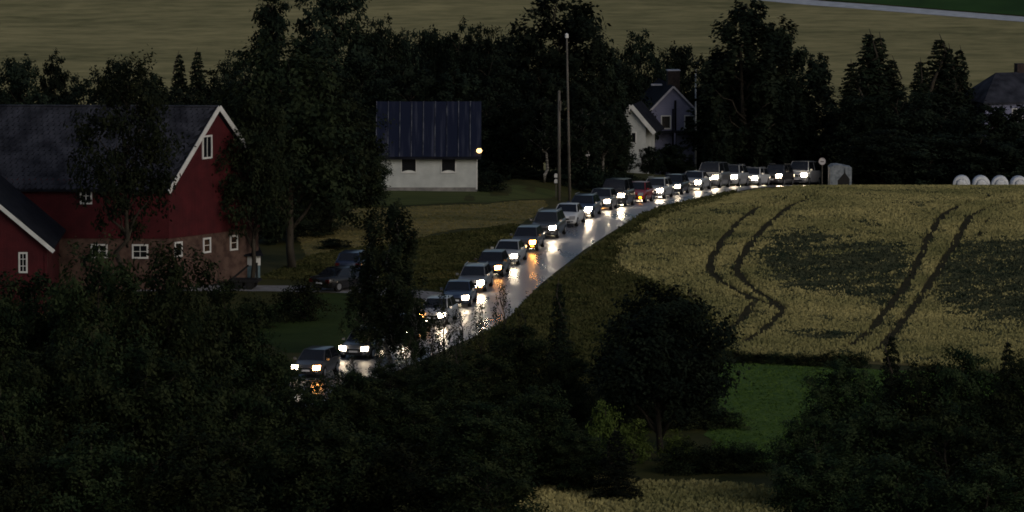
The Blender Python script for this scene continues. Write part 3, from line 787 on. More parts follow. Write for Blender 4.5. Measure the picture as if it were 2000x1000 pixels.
for (px, top, wd, y, k), lab in zip([(60, 545, 240, 318, 'near_broad0'), (190, 495, 230, 312, 'near_broad1'), (330, 500, 230, 312, 'near_broad2'), (430, 560, 180, 318, 'near_broad0'), (-40, 560, 220, 312, 'near_broad2'), (500, 660, 160, 318, 'near_broad1'),
                          (120, 690, 260, 292, 'near_broad2'), (300, 690, 270, 292, 'near_broad0'), (460, 740, 240, 295, 'near_broad1'), (600, 745, 200, 310, 'near_broad2'), (700, 735, 180, 322, 'near_broad0'), (0, 740, 220, 290, 'near_broad1'), (640, 830, 260, 290, 'near_broad0'), (800, 880, 260, 288, 'near_broad2'), (950, 900, 240, 285, 'near_broad1'), (380, 860, 280, 280, 'near_broad2'), (180, 850, 280, 280, 'near_broad1'), (30, 880, 240, 280, 'near_broad0')], ['back-row thicket tree under the annex window', 'back-row thicket tree under the arched barn wall windows, tallest of its row', 'back-row thicket tree reaching up to the brick barn corner', 'back-row thicket tree next to the farm trailer', 'back-row thicket tree past the far wall of the annex', 'back-row thicket tree beside the low trailer bush', 'middle-row thicket tree below the annex', 'middle-row thicket tree below the barn corner', 'middle-row thicket tree below the farm trailer', 'thicket tree hiding the wheels of the leading hatchback', 'thicket tree between the leading hatchback and the drooping birch', 'middle-row thicket tree at the far annex end', 'front thicket tree below the leading hatchback', 'front thicket tree below the drooping birch', 'front thicket tree beside the near crop field', 'front thicket tree below the barn gable', 'front thicket tree below the barn long wall', 'front thicket tree below the annex window']):
    tree(k, px, top, wd, y, lab, 'thicket in the foreground')
tree('near_spruce0', 1742, 640, 130, 318, 'spruce with a pointed tip rising from the thicket below the crop field')
tree('near_spruce1', 1970, 655, 120, 320, 'spruce leaning into the right edge thicket below the crop field')
rbk = 'dark leafy tree of the thicket below the green pasture'
for (px, top, wd, y, k), lab in zip([(1650, 712, 160, 316, 'near_broad0'), (1590, 800, 150, 312, 'near_broad1'), (1800, 715, 170, 314, 'near_broad2'), (1890, 690, 170, 314, 'near_broad0'), (2010, 700, 180, 312, 'near_broad1'), (1700, 800, 220, 298, 'near_broad2'), (1850, 800, 240, 296, 'near_broad1'), (1990, 830, 220, 294, 'near_broad0'), (1600, 890, 190, 294, 'near_broad0'), (1760, 900, 240, 284, 'near_broad2'), (1930, 910, 240, 282, 'near_broad1')], ['pasture thicket tree jutting into the green pasture', 'lowest jutting tree of the pasture thicket', 'pasture thicket tree beside the pointed spruce', 'pasture thicket tree between the two spruces', 'pasture thicket tree behind the leaning spruce', 'second-row pasture thicket tree under the pointed spruce', 'second-row pasture thicket tree under the gap between the spruces', 'second-row pasture thicket tree under the leaning spruce', 'front pasture thicket tree at the near crop edge', 'front pasture thicket tree under the pointed spruce', 'front pasture thicket tree under the leaning spruce']):
    tree(k, px, top, wd, y, lab, 'thicket below the pasture')
for i, px in enumerate(list(range(1330, 1500, 36))):
    tree('bush%d' % (i % 2), px, 870 + (i * 23) % 22, 90, 326, 'dark low bush along the lower edge of the green pasture', 'hedge bushes under the pasture')
for i, px in enumerate(list(range(1440, 1700, 22))):
    tree('bush%d' % (i % 2), px, 688 + (i * 17) % 8, 42, 371 - i * .25, 'tiny dark bush on the bank between crop field and pasture', 'bank between crop and pasture')

# ------------------------------------------------------------------ buildings
def window(parent, org, ux, w_, h_, fw=.09, muntins=(1, 1), name='window', out=None, pane=None):
    """org: lower left corner on the wall, ux: unit vector along the wall; outward normal = ux rotated -90 deg"""
    ux = Vector((ux[0], ux[1], 0)).normalized(); nrm = Vector((ux.y, -ux.x, 0)); o = Vector(org); up = Vector((0, 0, 1))
    def slab(u0, u1, v0, v1, d0, d1):
        a = [o + ux * u + up * v + nrm * d_ for (u, v, d_) in ((u0, v0, d0), (u1, v0, d0), (u1, v0, d1), (u0, v0, d1), (u0, v1, d0), (u1, v1, d0), (u1, v1, d1), (u0, v1, d1))]
        return a
    f = MB()
    f.hexa(slab(0, w_, 0, fw, -.02, .06)); f.hexa(slab(0, w_, h_ - fw, h_, -.02, .06))
    f.hexa(slab(0, fw, fw + .001, h_ - fw - .001, -.02, .058)); f.hexa(slab(w_ - fw, w_, fw + .001, h_ - fw - .001, -.02, .058))
    fo = f.obj(name, M['white'], parent)
    g = MB(); g.hexa(slab(fw, w_ - fw, fw, h_ - fw, -.02, .012)); g.obj('pane', pane or M['glass'], fo)
    mu = MB()
    for i in range(1, muntins[0] + 1):
        c = w_ * i / (muntins[0] + 1); mu.hexa(slab(c - .02, c + .02, fw, h_ - fw, .01, .04))
    for i in range(1, muntins[1] + 1):
        c = h_ * i / (muntins[1] + 1); mu.hexa(slab(fw, w_ - fw, c - .018, c + .018, .01, .037))
    if mu.v: mu.obj('muntin', M['white'], fo)
    return fo

# --- red barn (plan slightly skewed)
by = 408.0
C0 = Vector((at(330, 500, by)[0], by, Zf(at(330, 500, by)[0], by)))
gl = Vector((.61, .79, 0)).normalized(); ll = Vector((-1, .04, 0)).normalized()
GW, LW = 8.6, 17.5
barn = thing('barn', 'big red boarded barn with slate roof, white trim and brick ground floor', 'barn', C0)
zb_top = zrow(466, by) - C0.z; z_e = zrow(357, by) - C0.z; z_r = zrow(210, by + 3.4) - C0.z
def BP(u, v, z): return ll * u + gl * v + Vector((0, 0, z))
mb = MB()
mb.hexa([BP(0, 0, -.6), BP(0, GW, -.6), BP(LW, GW, -.6), BP(LW, 0, -.6), BP(0, 0, zb_top), BP(0, GW, zb_top), BP(LW, GW, zb_top), BP(LW, 0, zb_top)])
mb.obj('ground_floor', M['brick'], barn)
mb = MB(); e_ = -.06
mb.hexa([BP(e_, e_, zb_top), BP(e_, GW - e_, zb_top), BP(LW, GW - e_, zb_top), BP(LW, e_, zb_top), BP(e_, e_, z_e), BP(e_, GW - e_, z_e), BP(LW, GW - e_, z_e), BP(LW, e_, z_e)])
mb.extrude([BP(e_, e_, z_e), BP(e_, GW - e_, z_e), BP(e_, GW / 2, z_r - .12)], ll * (LW + .06))
mb.obj('wall', M['red'], barn)
roof = None
rs = MB(); ov = .45; th = .14
sl_ = (z_r - z_e) / (GW / 2)
for sgn in (0, 1):
    v0, v1 = (-ov, GW / 2) if sgn == 0 else (GW + ov, GW / 2)
    za, zb_ = z_e - ov * sl_ + .05, z_r + .05
    rs.hexa([BP(-.35, v0, za - th), BP(LW + .3, v0, za - th), BP(LW + .3, v1, zb_ - th), BP(-.35, v1, zb_ - th), BP(-.35, v0, za), BP(LW + .3, v0, za), BP(LW + .3, v1, zb_), BP(-.35, v1, zb_)])
roof = rs.obj('roof', M['darkroof'], barn)
# slates on the front slope
rgs = np.random.default_rng(5); sm = MB()
nrow = 20; slope_len = (GW / 2 + ov)
sn = Vector((0, 0, 1)) * 1.0
for i in range(nrow):
    for j in range(int(LW / .36)):
        u = -.36 + j * .36 + (.18 if i % 2 else 0) ; v = -ov - .05 + slope_len * i / nrow
        t0 = i / nrow; za = z_e - ov * sl_ + .05 + (z_r - z_e + ov * sl_) * t0
        dv = slope_len / nrow * 1.12; dz = (z_r - z_e + ov * sl_) / nrow * 1.12
        k = rgs.uniform(.02, .05); k2 = k - .018
        c = [BP(u + .18, v - .06 * rgs.uniform(.6, 1.3), za + k - .05), BP(u + .33, v + dv * .25, za + dz * .25 + k), BP(u + .33, v + dv, za + dz + k2), BP(u + .01, v + dv, za + dz + k2), BP(u + .01, v + dv * .25, za + dz * .25 + k)]
        if u > -.3: sm.extrude(c, (0, 0, .014))
sm.obj('slates', M['slate'], roof, kind='stuff')
def barge(p, q, name='barge_board', par=None, m='white', w_=.05, h_=.30):
    mbb = MB(); mbb.bar(p, q, w_, h_); return mbb.obj(name, M[m], par)
off = -ll * .39
pk = BP(0, GW / 2, z_r + .02) + off
barge(BP(0, -ov - .1, z_e - (ov + .1) * sl_ + .02) + off, pk, 'barge_board', barn)
barge(BP(0, GW + ov + .1, z_e - (ov + .1) * sl_ + .02) + off - ll * .004, pk - ll * .004, 'barge_board', barn)
rc = MB(); rc.bar(BP(-.3, GW / 2, z_r + .09), BP(LW, GW / 2, z_r + .09), .3, .08); rc.obj('ridge_cap', M['slate'], roof)
gdir = gl; nrm_g = Vector((gl.y, -gl.x, 0))
def gable_win(px, row0, row1, wv, mun, pane=None):
    # position along gable from pixel
    v = None
    for q in np.linspace(0, GW, 200):
        w0 = C0 + gl * q
        if 1000 + F * w0.x / (w0.y * cp - (w0.z + 3 - 45) * sp) >= px: v = q; break
    w0 = C0 + gl * v
    z0 = zrow(row1, w0.y) - C0.z; z1 = zrow(row0, w0.y) - C0.z
    window(barn, BP(0, v - wv / 2, z0) + nrm_g * (.06 if z0 > zb_top - .1 else .0), gl, wv, z1 - z0, .11, mun, pane=pane)
gable_win(403, 264, 310, .95, (1, 0))
gable_win(347, 472, 502, .75, (0, 1), None); gable_win(403, 464, 494, .75, (0, 1)); gable_win(456, 459, 489, .75, (0, 1))
def wall_win(px, row0, row1, wpx, mun=(1, 1)):
    y = by + 1.0; x = at(px, 430, y)[0]; u = (C0.x - x); z0 = zrow(row1, y) - C0.z; z1 = zrow(row0, y) - C0.z; wd = wpx / F * y
    window(barn, BP(u + wd / 2, 0, z0) + Vector((0, -.062 if z0 > zb_top - .1 else -.0, 0)), -ll, wd, z1 - z0, .1, mun)
wall_win(170, 364, 396, 24); wall_win(195, 474, 501, 33); wall_win(275, 474, 502, 32); wall_win(94, 480, 502, 18)
# --- annex
ay = 396.0
ax1 = at(90, 500, ay)[0]; axc = ax1 - 3.7; az = Zf(axc, ay)
annex = thing('barn_annex', 'low red annex with white barge board built against the barn front', 'shed', (axc, ay, az))
hw = 3.7; ze = zrow(480, ay) - az; zp = ze + hw * .845; dep = 11.5
mb = MB()
mb.extrude([(-hw, 0, -.5), (hw, 0, -.5), (hw, 0, ze), (0, 0, zp), (-hw, 0, ze)], (0, dep, 0)); mb.obj('wall', M['red'], annex)
mb = MB()
for s in (-1, 1):
    o_ = .42
    a, b = (s * (hw + o_), ze - o_ * .845 + .05), (0, zp + .05)
    q = [(a[0], -.35, a[1]), (b[0], -.35, b[1]), (b[0], dep, b[1]), (a[0], dep, a[1])]
    if s > 0: mb.extrude(q, (0, 0, .12))
    else: mb.extrude(q[::-1], (0, 0, .12))
ar = mb.obj('roof', M['darkroof'], annex)
for s in (-1, 1): barge((s * (hw + .5), -.385 - (.004 if s > 0 else 0), ze - .5 * .845 + .1), (0, -.385 - (.004 if s > 0 else 0), zp + .1), par=annex, h_=.24)
wx = at(36, 500, ay)[0] - axc
window(annex, (wx, -.0, zrow(533, ay) - az), (1, 0), 18 / F * ay, 41 / F * ay, .1, (1, 2))
mb = MB(); mb.box((hw - .02, -.03, ze / 2 - .2), (.16, .08, ze + .4)); mb.obj('corner_board', M['red'], annex)

# --- white lean-to behind the farm trailer
wy = 414.0; wxc = at(494, 500, wy)[0]; wz = Zf(wxc, wy)
leanto = thing('lean_to', 'small white lean-to with blue lower boards at the foot of the barn gable', 'shed', (wxc, wy, wz), .15)
lh = zrow(500, wy) - wz
mb = MB(); mb.box((0, 1, (.95 + lh) / 2), (.95, 2, lh - .95)); mb.obj('wall', M['white'], leanto)
mb = MB(); mb.box((0.0, .98, .42), (.90, 1.96, 1.05)); mb.obj('lower_boards', M['bluegrey'], leanto)
mb = MB(); mb.hexa([(-.6, -.3, lh + .02), (.6, -.3, lh + .02), (.6, 2.2, lh + .4), (-.6, 2.2, lh + .4), (-.6, -.3, lh + .1), (.6, -.3, lh + .1), (.6, 2.2, lh + .48), (-.6, 2.2, lh + .48)]); mb.obj('roof', M['darkroof'], leanto)
# --- farm trailer
ty_ = 409.0; txc = at(478, 500, ty_)[0]; tz = Zf(txc, ty_)
trl = thing('farm_trailer', 'dark flatbed farm trailer with upright stakes before the white lean-to', 'trailer', (txc, ty_, tz), -.12)
dz_ = zrow(547, ty_) - tz
mb = MB(); mb.box((0, 0, dz_), (1.9, 1.5, .14)); mb.obj('deck', M['dark'], trl)
mb = MB(); mb.bar((.85, -.6, dz_ + .071), (.85, -.6, dz_ + 1.15), .12); mb.obj('stake', M['dark'], trl)
mb = MB(); mb.bar((.35, -.68, dz_ + 1.0), (-.75, -.68, dz_ + .08), .12); mb.obj('brace', M['dark'], trl)
mb = MB(); mb.bar((-.95, 0, dz_ - .1), (-2.1, 0, dz_ - .35), .1); mb.obj('drawbar', M['dark'], trl)
for sx_ in (-.35, .4):
    for sy_ in (-.62, .62):
        r_ = max(.3, (dz_ - .07) / 2)
        mb = MB(); mb.tube([(sx_, sy_ - .1, r_), (sx_, sy_ + .1, r_)], [r_, r_], 16); wh = mb.obj('wheel', M['tyre'], trl)
        mb = MB(); mb.tube([(sx_, sy_ - .115, r_), (sx_, sy_ + .115, r_)], [r_ * .45] * 2, 10); mb.obj('hub', M['dark'], wh)

# --- white garage
gp = G(850, 374); gy0 = float(gp[1]); gz = Zf(gp[0], gy0 + 2)
gx0, gx1 = at(738, 340, gy0)[0], at(932, 340, gy0)[0]; gcx = (gx0 + gx1) / 2; ghw = (gx1 - gx0) / 2
gar = thing('garage', 'small white boarded outbuilding with dark blue metal roof on the lawn', 'outbuilding', (gcx, gy0, gz))
gd = 6.0
mb = MB(); mb.box((0, gd / 2, -.1), (2 * ghw + .02, gd + .02, .85)); mb.obj('foundation', M['stone'], gar)
zf0 = .325; zf0 = zrow(370, gy0) - gz; gze = zrow(299, gy0) - gz; gzr = zrow(203, gy0 + gd / 2) - gz
mb = MB(); mb.box((0, gd / 2, (zf0 + gze) / 2), (2 * ghw, gd, gze - zf0)); 
mb.extrude([(-ghw, .002, gze), (-ghw, gd - .002, gze), (-ghw, gd / 2, gzr - .1)], (2 * ghw, 0, 0)); mb.obj('wall', M['siding'], gar)
for sx_ in (-1, 1):
    mb = MB(); mb.box((sx_ * (ghw - .04), -.012, (zf0 + gze) / 2), (.12, .05, gze - zf0)); mb.obj('corner_board', M['white'], gar)
go = .35; gsl = (gzr - gze) / (gd / 2)
mb = MB()
rw = (at(940, 250, gy0)[0] - at(733, 250, gy0)[0]) / 2; rcx = (at(940, 250, gy0)[0] + at(733, 250, gy0)[0]) / 2 - gcx
for s in (0, 1):
    v0 = -go if s == 0 else gd + go; z0_ = gze - go * gsl + .06; z1_ = gzr + .06
    q = [(rcx - rw, v0, z0_), (rcx + rw, v0, z0_), (rcx + rw, gd / 2, z1_), (rcx - rw, gd / 2, z1_)]
    mb.extrude(q if s == 0 else q[::-1], (0, 0, .08))
groof = mb.obj('roof', M['darkroof'], gar)
NP = 9
for s in (0, 1):
    for i in range(NP):
        u0 = rcx - rw + 2 * rw * i / NP; u1 = rcx - rw + 2 * rw * (i + 1) / NP
        v0 = -go - .03 if s == 0 else gd + go + .03; z0_ = gze - go * gsl + .145; z1_ = gzr + .16
        q = [(u0 + .012, v0, z0_), (u1 - .012, v0, z0_), (u1 - .012, gd / 2 - (.01 if s == 0 else -.01), z1_), (u0 + .012, gd / 2 - (.01 if s == 0 else -.01), z1_)]
        mb = MB(); mb.extrude(q if s == 0 else q[::-1], (0, 0, .02)); mb.obj('roof_panel', M['bluemetal'], groof)
        mb = MB(); mb.bar((u0 + .05, v0, z0_ + .03), (u0 + .05, gd / 2 - (.02 if s == 0 else -.02), z1_ + .03), .05, .05); mb.obj('standing_seam', M['seam'] if s == 0 else M['bluemetal'], groof)
mb = MB(); mb.box((rcx, -go - .07, gze - go * gsl + .03), (2 * rw, .12, .12)); mb.obj('gutter', M['darkroof'], gar)
for p0, p1 in ((783, 814), (861, 891)):
    xa = at(p0, 320, gy0)[0] - gcx; wd = (p1 - p0) / F * gy0 * 1.0
    fo = window(gar, (xa, 0, zrow(338, gy0) - gz), (1, 0), wd, 35 / F * gy0, .07, (0, 0))
    n_ = 8; zz = zrow(338, gy0) - gz + .07; ww = wd - .16
    cu = MB(); cu.extrude([(xa + .08, -.02, zz), (xa + .08 + ww, -.02, zz)] + [(xa + .08 + ww * (1 - q / n_), -.02, zz + .03 + .10 * math.sin(math.pi * q / n_)) for q in range(n_ + 1)], (0, .006, 0)); cu.obj('curtain', M['white'], fo)
# lamp
lx = at(936, 294, gy0)[0]
lamp = thing('wall_lamp', 'lit warm wall lamp on the corner of the white outbuilding', 'lamp', (lx, gy0 - .1, zrow(294, gy0)))
M['lampglow'] = emit('lamp_glow', (1.0, .60, .24), 3.2)
mb = MB(); mb.bar((-.12, .15, .24), (0, 0, .24), .04); mb.obj('bracket', M['dark'], lamp)
mb = MB(); mb.tube([(0, 0, .24), (0, 0, .17)], [.05, .17], 12); mb.obj('shade', M['dark'], lamp)
mb = MB(); mb.tube([(0, 0, .165), (0, 0, .10), (0, 0, -.02), (0, 0, -.13), (0, 0, -.19)], [.09, .17, .21, .15, .04], 14); mb.obj('globe', M['lampglow'], lamp, True)

# --- grey gabled house behind the trees
hy = 549.0
def hx(px): return at(px, 250, hy)[0]
hcx = hx(1314); hz = Zf(hcx, hy)
house = thing('house', 'blue grey gabled house with dark roof and chimney among the trees', 'house', (hcx, hy, hz), R(7))
hw_ = (hx(1362) - hx(1270)) / 2; hze = zrow(217, hy) - hz; hzr = zrow(170, hy) - hz; hd = 8.0
mb = MB(); mb.extrude([(-hw_, 0, -.6), (hw_, 0, -.6), (hw_, 0, hze), (0, 0, hzr - .1), (-hw_, 0, hze)], (0, hd, 0)); mb.obj('wall', M['greywood'], house)
hs = (hzr - hze) / hw_
mb = MB()
for s in (-1, 1):
    a, b = (s * (hw_ + .3), hze - .3 * hs + .05), (0, hzr + .02)
    q = [(a[0], -.3, a[1]), (b[0], -.3, b[1]), (b[0], hd + .3, b[1]), (a[0], hd + .3, a[1])]
    mb.extrude(q if s > 0 else q[::-1], (0, 0, .1))
hroof = mb.obj('roof', M['darkroof'], house)
M['trimgrey'] = mat('grey_trim', (.42, .42, .48), (.52, .52, .58), .6, 2)
for s in (-1, 1): barge((s * (hw_ + .34), -.33 - (.004 if s > 0 else 0), hze - .34 * hs + .05), (0, -.33 - (.004 if s > 0 else 0), hzr + .05), par=house, m='trimgrey', h_=.15)
mb = MB(); mb.box((.35, 2.2, hzr + .35), (1.0, .9, 1.7)); ch = mb.obj('chimney', M['chimney'], hroof)
mb = MB(); mb.box((.35, 2.2, hzr + 1.23), (1.1, 1.0, .07)); mb.obj('chimney_cap', M['trimgrey'], hroof)
mb = MB(); mb.box((-.9, 3.2, hzr - .05), (.9, .5, .12)); mb.obj('skylight', M['trimgrey'], hroof)
window(house, (-1.0, 0, zrow(252, hy) - hz), (1, 0), .85, 1.15, .09, (0, 0)); window(house, (.95, 0, zrow(252, hy) - hz), (1, 0), .85, 1.15, .09, (0, 0))
mb = MB(); mb.bar((.2, -.09, hze + .9), (.2, -.09, hze - 4), .16); mb.bar((.0, -.1, hze + .2), (.0, -.1, hze - 4), .12); mb.obj('downpipe', M['darkroof'], house)
mb = MB(); mb.box((0, -.6, zrow(256, hy) - hz), (2 * hw_, 1.2, .12)); mb.obj('balcony_deck', M['darkroof'], house)
mb = MB(); mb.box((0, -1.18, zrow(256, hy) - hz - 1.4), (.12, .12, 2.7)); mb.obj('balcony_post', M['greywood'], house)
# white wing in front of it
wy2 = 540.0; wcx = at(1234, 260, wy2)[0]; wz2 = Zf(wcx, wy2)
wing = thing('cottage', 'small white gabled cottage half hidden by trees beside the grey house', 'house', (wcx, wy2, wz2), R(-12))
whw = 1.15; wze = zrow(245, wy2) - wz2; wzr = zrow(208, wy2) - wz2
mb = MB(); mb.extrude([(-whw, 0, -.5), (whw, 0, -.5), (whw, 0, wze), (0, 0, wzr), (-whw, 0, wze)], (0, 4, 0)); mb.obj('wall', M['siding'], wing)
mb = MB()
for s in (-1, 1):
    q = [(s * (whw + .75), -.3, wze - .62), (0, -.3, wzr + .05), (0, 4.2, wzr + .05), (s * (whw + .75), 4.2, wze - .62)]
    mb.extrude(q if s > 0 else q[::-1], (0, 0, .1))
mb.obj('roof', M['darkroof'], wing)
for s in (-1, 1): barge((s * (whw + .8), -.34 - (.004 if s > 0 else 0), wze - .6), (0, -.34 - (.004 if s > 0 else 0), wzr + .08), par=wing, h_=.34)
window(wing, (-.45, 0, zrow(280, wy2) - wz2), (1, 0), .85, .95, .09, (1, 0))

# --- house at the right edge
ry = 557.0; rcx_ = at(1975, 160, ry)[0]; rz_ = Zf(rcx_, ry)
rh = thing('farmhouse', 'grey house roof with chimney showing above the trees beyond the bales', 'house', (rcx_, ry, rz_), R(18))
rze, rzr = zrow(190, ry) - rz_, zrow(141, ry + 2) - rz_
mb = MB(); mb.box((.6, 0, (rze - .6) / 2), (8, 5.2, rze + .6)); mb.obj('wall', M['greywood'], rh)
mb = MB(); rsl = (rzr - rze) / 2.6
mb.extrude([(-3.7, -3.0, rze - .4 * rsl + .05), (5, -3.0, rze - .4 * rsl + .05), (5, 0, rzr + .05), (-1.4, 0, rzr + .05)], (0, 0, .1))
mb.extrude([(-1.4, 0, rzr + .05), (5, 0, rzr + .05), (5, 3.0, rze - .4 * rsl + .05), (-3.7, 3.0, rze - .4 * rsl + .05)], (0, 0, .1))
mb.extrude([(-3.72, -3.0, rze - .4 * rsl + .048), (-1.41, 0, rzr + .048), (-3.72, 3.0, rze - .4 * rsl + .048)], (0, 0, .1))
rr2 = mb.obj('roof', M['slate'], rh)
mb = MB(); mb.box((.9, .3, rzr + .2), (.75, .75, 1.3)); mb.obj('chimney', M['chimney'], rr2)
window(rh, (-1.0, -2.6, rze - 1.9), (1, 0), 1.0, 1.2, .09, (1, 0)); window(rh, (1.4, -2.6, rze - 1.9), (1, 0), 1.0, 1.2, .09, (1, 0))
mb = MB(); mb.bar((1.75, .3, rzr - .2), (1.75, .3, rzr + 1.9), .05); mb.obj('roof_mast', M['trimgrey'], rr2)

# ------------------------------------------------------------------ poles, signs, bales, small things
def pole_at(name, px, row_t, row_b, y, r0, r1, m, label, cat, lean=0, cap=None):
    x = at(px, row_b, y)[0]; z0 = Zf(x, y); xt = at(px + lean, row_t, y)[0]; zt = at(px, row_t, y)[2]
    t = thing(name, label, cat, (x, y, z0))
    mb = MB(); mb.tube([(0, 0, -.3), ((xt - x) * .5, 0, (zt - z0) * .5), (xt - x, 0, zt - z0)], [r0, (r0 + r1) / 2, r1], 10); mb.obj('pole', m, t, True)
    return t, (xt - x, 0, zt - z0)
t, p = pole_at('utility_pole', 1092, 180, 372, 476, .12, .095, M['pole'], 'shorter thick wooden utility pole with pale top beside the tree belt', 'pole')
mb = MB(); mb.tube([(p[0], 0, p[2]), (p[0], 0, p[2] + .12)], [.13, .05], 10); mb.obj('pole_cap', M['pole'], t)
mb = MB(); mb.bar((p[0] + .1, -.12, p[2] - 1.3), (p[0] + .1, -.12, p[2] - .6), .1); mb.obj('insulator_bracket', M['pole'], t)
t, p = pole_at('utility_pole', 1113, 74, 372, 477, .105, .065, M['pole'], 'taller thin utility pole with a white tip beside the thick one', 'pole', lean=-6)
mb = MB(); mb.tube([(p[0], 0, p[2]), (p[0], 0, p[2] + .25), (p[0], 0, p[2] + .34)], [.13, .13, .03], 10); mb.obj('insulator', M['white'], t)
t, p = pole_at('flagpole', 1359, 138, 300, 546, .09, .06, M['white'], 'white flagpole at the right gable edge of the grey house', 'flagpole')
mb = MB(); mb.tube([(p[0], 0, p[2]), (p[0], 0, p[2] + .06), (p[0], 0, p[2] + .16)], [.03, .1, .03], 10); mb.obj('finial', M['white'], t)
M['signface'] = mat('sign_face', (.55, .53, .54), (.62, .60, .62), .5, 4)
M['signgrey'] = mat('sign_dark', (.16, .15, .15), None, .6)
M['signrim'] = mat('sign_rim', (.30, .26, .27), None, .6)
def sign(px, row, y, rad, label):
    x = at(px, row, y)[0]; z0 = Zf(x, y); zc = at(px, row, y)[2] - z0
    t = thing('round_sign', label, 'road sign', (x, y, z0))
    mb = MB(); mb.tube([(0, .03, -.2), (0, .03, zc + rad * .8)], [.035, .035], 8); mb.obj('post', M['pole'], t)
    mb = MB(); mb.tube([(0, -.02, zc), (0, 0, zc)], [rad, rad], 24); mb.obj('disc', M['signface'], t)
    mb = MB(); n = 24
    for k in range(n):
        a0, a1 = 2 * math.pi * k / n, 2 * math.pi * (k + 1) / n
        mb.bar((math.cos(a0) * rad, -.025, zc + math.sin(a0) * rad), (math.cos(a1) * rad, -.025, zc + math.sin(a1) * rad), .03, .05, up=(0, 1, 0))
    mb.obj('rim', M['signrim'], t)
    return t, zc
t, zc = sign(1606, 315, 512, .27, 'round pale road sign on a grey post at the field edge past the last car')
mb = MB(); mb.box((0, -.03, zc - .02), (.26, .015, .08)); mb.obj('marking', M['signgrey'], t)
sign(1148, 301, 492, .20, 'small round pale sign on a thin post beyond the utility poles')
# mailboxes
mp_ = at(1086, 350, 478); mz = Zf(mp_[0], 478)
for k, rw_ in enumerate((343, 354)):
    pass
t = thing('mailbox_post', 'post carrying two small pale mailboxes at the foot of the utility pole', 'mailbox', (mp_[0], 478, mz))
h1, h2 = zrow(343, 478) - mz, zrow(354, 478) - mz
mb = MB(); mb.bar((0, .15, -.1), (0, .15, h1 + .1), .07); mb.obj('post', M['pole'], t)
for hh in (h1, h2):
    mb = MB(); mb.extrude([(-.12, 0, hh - .14), (.12, 0, hh - .14), (.13, 0, hh + .06), (.06, 0, hh + .15), (-.06, 0, hh + .15), (-.13, 0, hh + .06)], (0, .112, 0)); mb.obj('mailbox', M['white'], t)
# bales
for i, (px, lab) in enumerate([(1878, 'white wrapped round bale at the free end of the row on the field edge'), (1916, 'white wrapped round bale, second from the free end of the row'),
                               (1953, 'white wrapped round bale, third from the free end of the row'), (1990, 'white wrapped round bale, fourth from the free end of the row'), (2028, 'white wrapped round bale, fifth from the free end of the row')]):
    y = 519.0 + .3 * i; x = at(px, 350, y)[0]; z0 = Zf(x, y); r_ = .68
    t = thing('round_bale', lab, 'hay bale', (x, y, z0), (i * .13) % .2 - .1, 'row of wrapped round bales')
    r_ = .68
    pr = [(-.60, r_ * .72), (-.585, r_ * .86), (-.54, r_ * .95), (-.42, r_), (.42, r_), (.54, r_ * .95), (.585, r_ * .86), (.60, r_ * .72)]
    zc = r_ * .97
    mb = MB(); mb.tube([(0, a, zc) for a, b in pr], [b for a, b in pr], 28); bo = mb.obj('wrapped_body', M['wrap'], t, True)
    mb = MB(); mb.tube([(0, -.612, zc), (0, -.600, zc)], [r_ * .30, r_ * .66], 20); mb.obj('end_fold', M['wrap'], t, True)
# pale shelter
sy = 514.0; sx0 = at(1643, 340, sy)[0]; sz = Zf(sx0, sy)
t = thing('field_shelter', 'small pale canvas shelter with a dark peaked opening behind the field edge', 'shelter', (sx0, sy, sz), R(4))
hh = zrow(322, sy) - sz
mb = MB(); mb.extrude([(-.85, 0, -.1), (.82, 0, -.1), (.82, 0, hh - .22), (.35, 0, hh - .12), (-.2, 0, hh), (-.62, 0, hh - .02), (-.85, 0, hh - .2)], (0, 1.6, 0)); mb.obj('canvas', mat('pale_canvas', (.13, .16, .19), (.30, .33, .36), .7, 3), t)
mb = MB(); mb.extrude([(-.25, -.03, -.08), (.62, -.03, -.08), (.66, -.03, hh * .42), (.32, -.03, hh * .66), (.27, -.03, hh * .9), (.22, -.03, hh * .66), (-.28, -.03, hh * .36)], (0, .025, 0)); mb.obj('opening', M['dark'], t)

